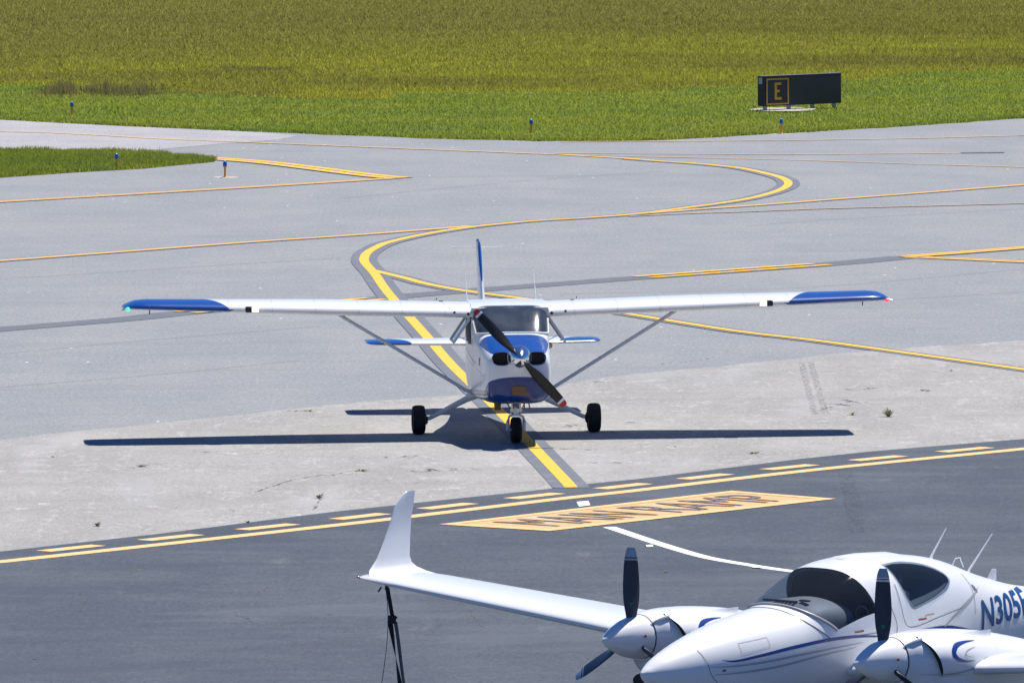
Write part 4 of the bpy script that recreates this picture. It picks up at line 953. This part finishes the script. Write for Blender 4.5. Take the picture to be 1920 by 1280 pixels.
# wings
M['nav_dull'] = mat('small_tip_light', (.12, .10, .12), .2)
for s in (-1, 1):
    z_ = lambda x_: .985 + .074 * x_
    stn = [(.40, .70, z_(.4), 1.75, .14, .02), (1.2, .74, z_(1.2), 1.62, .14, .02), (2.3, .84, z_(2.3), 1.42, .135, .02), (4.3, .93, z_(4.3), 1.24, .13, .02), (6.0, .99, z_(6.0), 1.08, .12, .02), (6.40, 1.01, z_(6.40), 1.03, .105, .02), (6.60, 1.03, z_(6.6), .96, .08, .02), (6.74, 1.07, z_(6.74), .80, .05, .01), (6.80, 1.13, z_(6.8), .62, .03, .01)]
    W = wing('wing', interp_stations(stn, 5), M['white'], T, s, n=20)
    b = MB(); rings = []
    for (x_, y0_, z0_, ch_, th_) in ((6.50, 1.06, 1.470, .93, .09), (6.62, 1.09, 1.505, .84, .085), (6.68, 1.15, 1.55, .70, .075), (6.70, 1.215, 1.60, .58, .065), (6.705, 1.29, 1.67, .48, .055), (6.735, 1.43, 1.86, .38, .045), (6.75, 1.53, 2.04, .31, .04), (6.755, 1.61, 2.20, .27, .035), (6.755, 1.70, 2.30, .20, .03), (6.755, 1.78, 2.345, .12, .018)):
        rings.append([(s * x_ + h_ * .7 * ch_ * s, y0_ + c_ * ch_, z0_) for c_, h_ in airfoil(12, th_ / ch_ * 1.2 if ch_ > .2 else .15, 0)])
    b.loft(rings); b.build('winglet', M['white'], T)
    MB().lathe([(-.03, .006), (0, .016), (.06, .014)], 10, 'y', (s * 6.77, 1.09, z_(6.77))).build('navigation_light', M['nav_dull'], W)
    # nacelle
    cx = s * 1.72
    NT = [(.13, 1.03, 1.495, .235, 1.27, 1), (.17, 1.00, 1.508, .255, 1.27, 1), (.30, .86, 1.525, .33, 1.24, .9), (.55, .76, 1.532, .39, 1.2, .8), (.85, .72, 1.522, .41, 1.16, .78), (1.3, .74, 1.478, .40, 1.12, .8), (1.8, .84, 1.385, .33, 1.10, .9), (2.4, 1.00, 1.25, .20, 1.10, 1), (2.95, 1.08, 1.14, .05, 1.11, 1)]
    NB = Body(NT, 5, cx); rings = [[NB.pt(y_, 2 * math.pi * k / 48) for k in range(48)] for y_ in [t[0] for t in NB.tab]]
    nac = MB().loft(rings).build('nacelle', M['white'], T)
    # side scoop, opening forwards
    def scoop_h(yy, zz):
        a = min(max((zz - 1.10) / .40, 0), 1); e = lerp_table([(.20, .075), (.45, .075), (.70, .055), (1.0, .02), (1.35, -.012)], yy)[0]
        return e * math.sin(math.pi * a) ** .5 if e > 0 else e
    b = MB(); sec = []
    for k_ in range(13):
        y_ = .28 + k_ * .085; ring = []
        for k in range(17):
            a = k / 16; zz = 1.10 + .40 * a; yy = y_ + .16 * (1 - a) * (1 - k_ / 12)
            ring.append((cx + NB.x_at(yy, min(zz, lerp_table(NB.tab, yy)[1] - .05)) + scoop_h(yy, zz), yy, zz))
        sec.append(ring)
    b.loft(sec, cap=False, closed=False); b.build('scoop', M['white'], nac)
    inner = [(cx + NB.x_at(p[1], p[2]) - .005, p[1] + .015, p[2]) for p in sec[0]]; outer = [(p[0] - .004, p[1] + .01, p[2]) for p in sec[0]]
    mesh_obj('scoop_opening', inner + outer, [(k, k + 1, k + 18, k + 17) for k in range(16)], M['black'], nac)
    MB().tube([(cx + NB.x_at(y_, 1.42 + .05 * t) + .03 * t, y_, 1.42 + .05 * t) for y_, t in ((.10, .0), (.16, .4), (.22, .8), (.30, 1.15))], [.004, .012, .018, .02], 8).build('scoop_lip', M['white'], nac)
    sh = lambda yy, zz: scoop_h(yy, zz) + .004
    NB.strip('stripe', [(.95, 1.425, .004), (.78, 1.425, .022), (.63, 1.405, .040), (.55, 1.345, .055), (.58, 1.28, .045), (.70, 1.245, .022), (.84, 1.24, .004)], M['navy'], nac, 1, off=sh)
    NB.strip('stripe', [(.90, 1.37, .003), (.76, 1.35, .010), (.71, 1.315, .012), (.76, 1.285, .008), (.84, 1.275, .003)], M['silver_stripe'], nac, 1, off=sh)
    NB.strip('stripe', [(.20, 1.14, .004), (.55, 1.13, .012), (.85, 1.17, .014), (1.05, 1.26, .004)], M['silver_stripe'], nac, 1, off=sh)
    b = MB(); b.loft([[(cx + .26 * math.cos(t), y_, .80 + r_ * math.sin(t)) for t in [2 * math.pi * k / 20 for k in range(20)]] for y_, r_ in ((.28, .10), (.45, .13), (.8, .12))]); b.build('chin_intake', M['black'], nac)
    # propeller
    pc = Vector((cx, .0, 1.27))
    pr = MB().lathe([(-.42, .004), (-.40, .03), (-.34, .075), (-.24, .13), (-.12, .182), (0, .213), (.08, .222), (.12, .222)], 36, 'y', pc).build('spinner', M['white'], T)
    MB().lathe([(.121, .226), (.13, .226)], 30, 'y', pc).build('spinner_gap', M['black'], pr)
    for a_ in (0, 120, 240):
        S_ = [(.06, .10, 56, .08), (.20, .105, 52, .05), (.36, .155, 44, .030), (.52, .168, 38, .020), (.70, .152, 33, .015), (.78, .138, 31, .013)]
        blade(pc, R_(a_), S_, M['blade_slate'], pr)
        blade(pc, R_(a_), [(.782, .137, 31, .0145), (.795, .134, 30.8, .0145)], M['tip_silver'], pr, 'blade_band')
        blade(pc, R_(a_), [(.797, .1335, 30.8, .0130), (.812, .130, 30.5, .0128)], M['blade_slate'], pr, 'blade_band')
        blade(pc, R_(a_), [(.814, .129, 30.5, .0126), (.87, .105, 30, .011), (.91, .07, 29, .006)], M['tip_silver'], pr, 'blade_tip')
        rad = Vector((math.sin(R_(a_)), 0, math.cos(R_(a_)))); tan = Vector((math.cos(R_(a_)), 0, -math.sin(R_(a_)))); bb = R_(45)
        cd = tan * math.cos(bb) + Vector((0, 1, 0)) * math.sin(bb); nd = -tan * math.sin(bb) + Vector((0, 1, 0)) * math.cos(bb)
        q0 = pc + rad * .335 - nd * .021
        if a_ != 120: mesh_obj('emblem', [q0 - cd * .025 + rad * .02, q0 + cd * .025 + rad * .02, q0 - rad * .022], [(0, 1, 2)], mat('green_emblem', (.01, .18, .09), .5) if 'green_emblem' not in bpy.data.materials else bpy.data.materials['green_emblem'], pr)
    MB().lathe([(0, .014), (.006, .014)], 12, 'x', (cx + .215, -.02, 1.30)).build('screw', M['red'], pr)
    # main gear
    MB().tube([(s * 1.45, 1.55, 1.0), (s * 1.45, 1.60, .30)], [.05, .04], 12).build('main_gear_leg', M['steel'], T)
    wh = MB().lathe([(-.06, .08), (.06, .08)], 18, 'x', (s * 1.57, 1.62, .20)).build('wheel', M['steel'], T)
    MB().lathe([(-.06, .09), (-.085, .12), (-.08, .175), (-.04, .198), (.04, .198), (.08, .175), (.085, .12), (.06, .09)], 30, 'x', (s * 1.57, 1.62, .20)).build('tyre', M['rubber'], wh)
    wing('tailplane', [(.05, 6.1, 2.52, .85, .09, 0), (1.55, 6.3, 2.52, .6, .09, 0), (1.62, 6.4, 2.52, .45, .05, 0)], M['white'], T, s)
MB().tube([(0, -.55, .80), (0, -.60, .28)], [.045, .035], 12).build('nose_strut', M['steel'], T)
wh = MB().lathe([(-.05, .07), (.05, .07)], 18, 'x', (0, -.66, .18)).build('nose_wheel', M['steel'], T)
MB().lathe([(-.05, .08), (-.07, .11), (-.065, .155), (-.03, .178), (.03, .178), (.065, .155), (.07, .11), (.05, .08)], 30, 'x', (0, -.66, .18)).build('tyre', M['rubber'], wh)
wing('fin', [(0, 5.0, 1.45, 1.7, .07, 0), (0, 5.6, 1.8, 1.25, .09, 0), (0, 6.05, 2.50, .95, .09, 0)], M['white'], T, 1, True)
for y_, zt, dy, h_ in ((2.57, 2.00, .235, .28), (3.13, 1.815, .37, .36)): MB().tube([(0, y_, zt - .02), (0, y_ + .02, zt + .02), (0, y_ + dy, zt + h_)], [.022, .012, .005], 8).build('whip_antenna', M['white'], T)
MB().tube([(.02, 2.88, 1.91), (.02, 2.92, 1.965), (.02, 2.99, 1.97), (.02, 3.04, 1.87)], .006, 6).build('loop_antenna', M['white'], T)
b = MB(); b.loft([[(x_, y_, z0_) for x_, y_ in ((0, ya), (.02, (ya + yb) / 2), (0, yb), (-.02, (ya + yb) / 2))] for z0_, ya, yb in ((1.70, 3.40, 3.56), (1.80, 3.47, 3.56), (1.815, 3.49, 3.55))]); b.build('blade_antenna', M['white'], T)

# tie-down strap under the left picture wing tip
M['web'] = mat('black_webbing', (.020, .022, .028), .85); M['web2'] = mat('grey_webbing', (.12, .14, .14), .8)
TM = Matrix.Translation(Vector((2.395, 93.4, .012))) @ Matrix.Rotation(R_(-45), 4, 'Z')
def tp(x_, y_, z_): return TM @ Vector((x_, y_, z_))
base = gp(769, 1350)
top = tp(-6.30, 1.04, 1.425)
hx = lambda t: Vector((top.x + (base.x - top.x) * t, top.y + (base.y - top.y) * t, top.z * (1 - t) + .02 * t))
so_ = empty('tie_down_strap', (base.x, base.y, .012)); tag(so_, 'black tie down strap hanging from the wing tip of the twin engine plane', 'strap')
o = MB().tube([hx(0) - so_.location, hx(.02) - so_.location + Vector((-.02, 0, -.01))], .014, 8).tube([hx(.0) - so_.location + Vector((-.06, 0, -.01)), hx(.03) - so_.location + Vector((-.10, 0, -.02))], .009, 6).build('hook', M['black'], so_)
def band_(name, t0, t1, w0, m_, twist, offx):
    v = []; f = []; n_ = 30
    for i in range(n_ + 1):
        t = t0 + (t1 - t0) * i / n_; p = hx(t) - so_.location + Vector((offx(t), 0, 0)); a = twist(t); d = Vector((math.cos(a), math.sin(a), 0)) * w0 / 2
        nrm = Vector((-math.sin(a), math.cos(a), 0)) * .0015
        v += [p - d - nrm, p + d - nrm, p + d + nrm, p - d + nrm]
        if i:
            k = 4 * i
            for j in range(4): f.append((k - 4 + j, k - 4 + (j + 1) % 4, k + (j + 1) % 4, k + j))
    return mesh_obj(name, v, f, m_, so_, True, 40)
band_('strap', .01, .27, .045, M['web'], lambda t: .4, lambda t: 0)
MB().box(hx(.25) - so_.location + Vector((-.008, -.02, 0)), (.085, .05, .085)).tube([hx(.235) - so_.location + Vector((-.05, -.03, 0)), hx(.235) - so_.location + Vector((.05, -.03, 0))], .014, 8).build('ratchet_buckle', M['black'], so_, bevel=.008)
band_('strap', .27, 1.0, .042, M['web2'], lambda t: .5 + .8 * (t - .3), lambda t: .01 + .012 * math.sin(6 * t))
band_('loose_strap', .26, 1.0, .055, M['web'], lambda t: (t - .26) * 5.0 + .2, lambda t: -.028 - .05 * math.sin((t - .26) * 8) * 0 - .02 * t)
cd_ = [hx(t) - so_.location + Vector((-.02 - .13 * math.sin(t * 2.2) * t - .22 * t * t, 0, 0)) for t in [k / 20 for k in range(21)]]
MB().tube(cd_, .004, 6).build('cord', M['black'], so_)
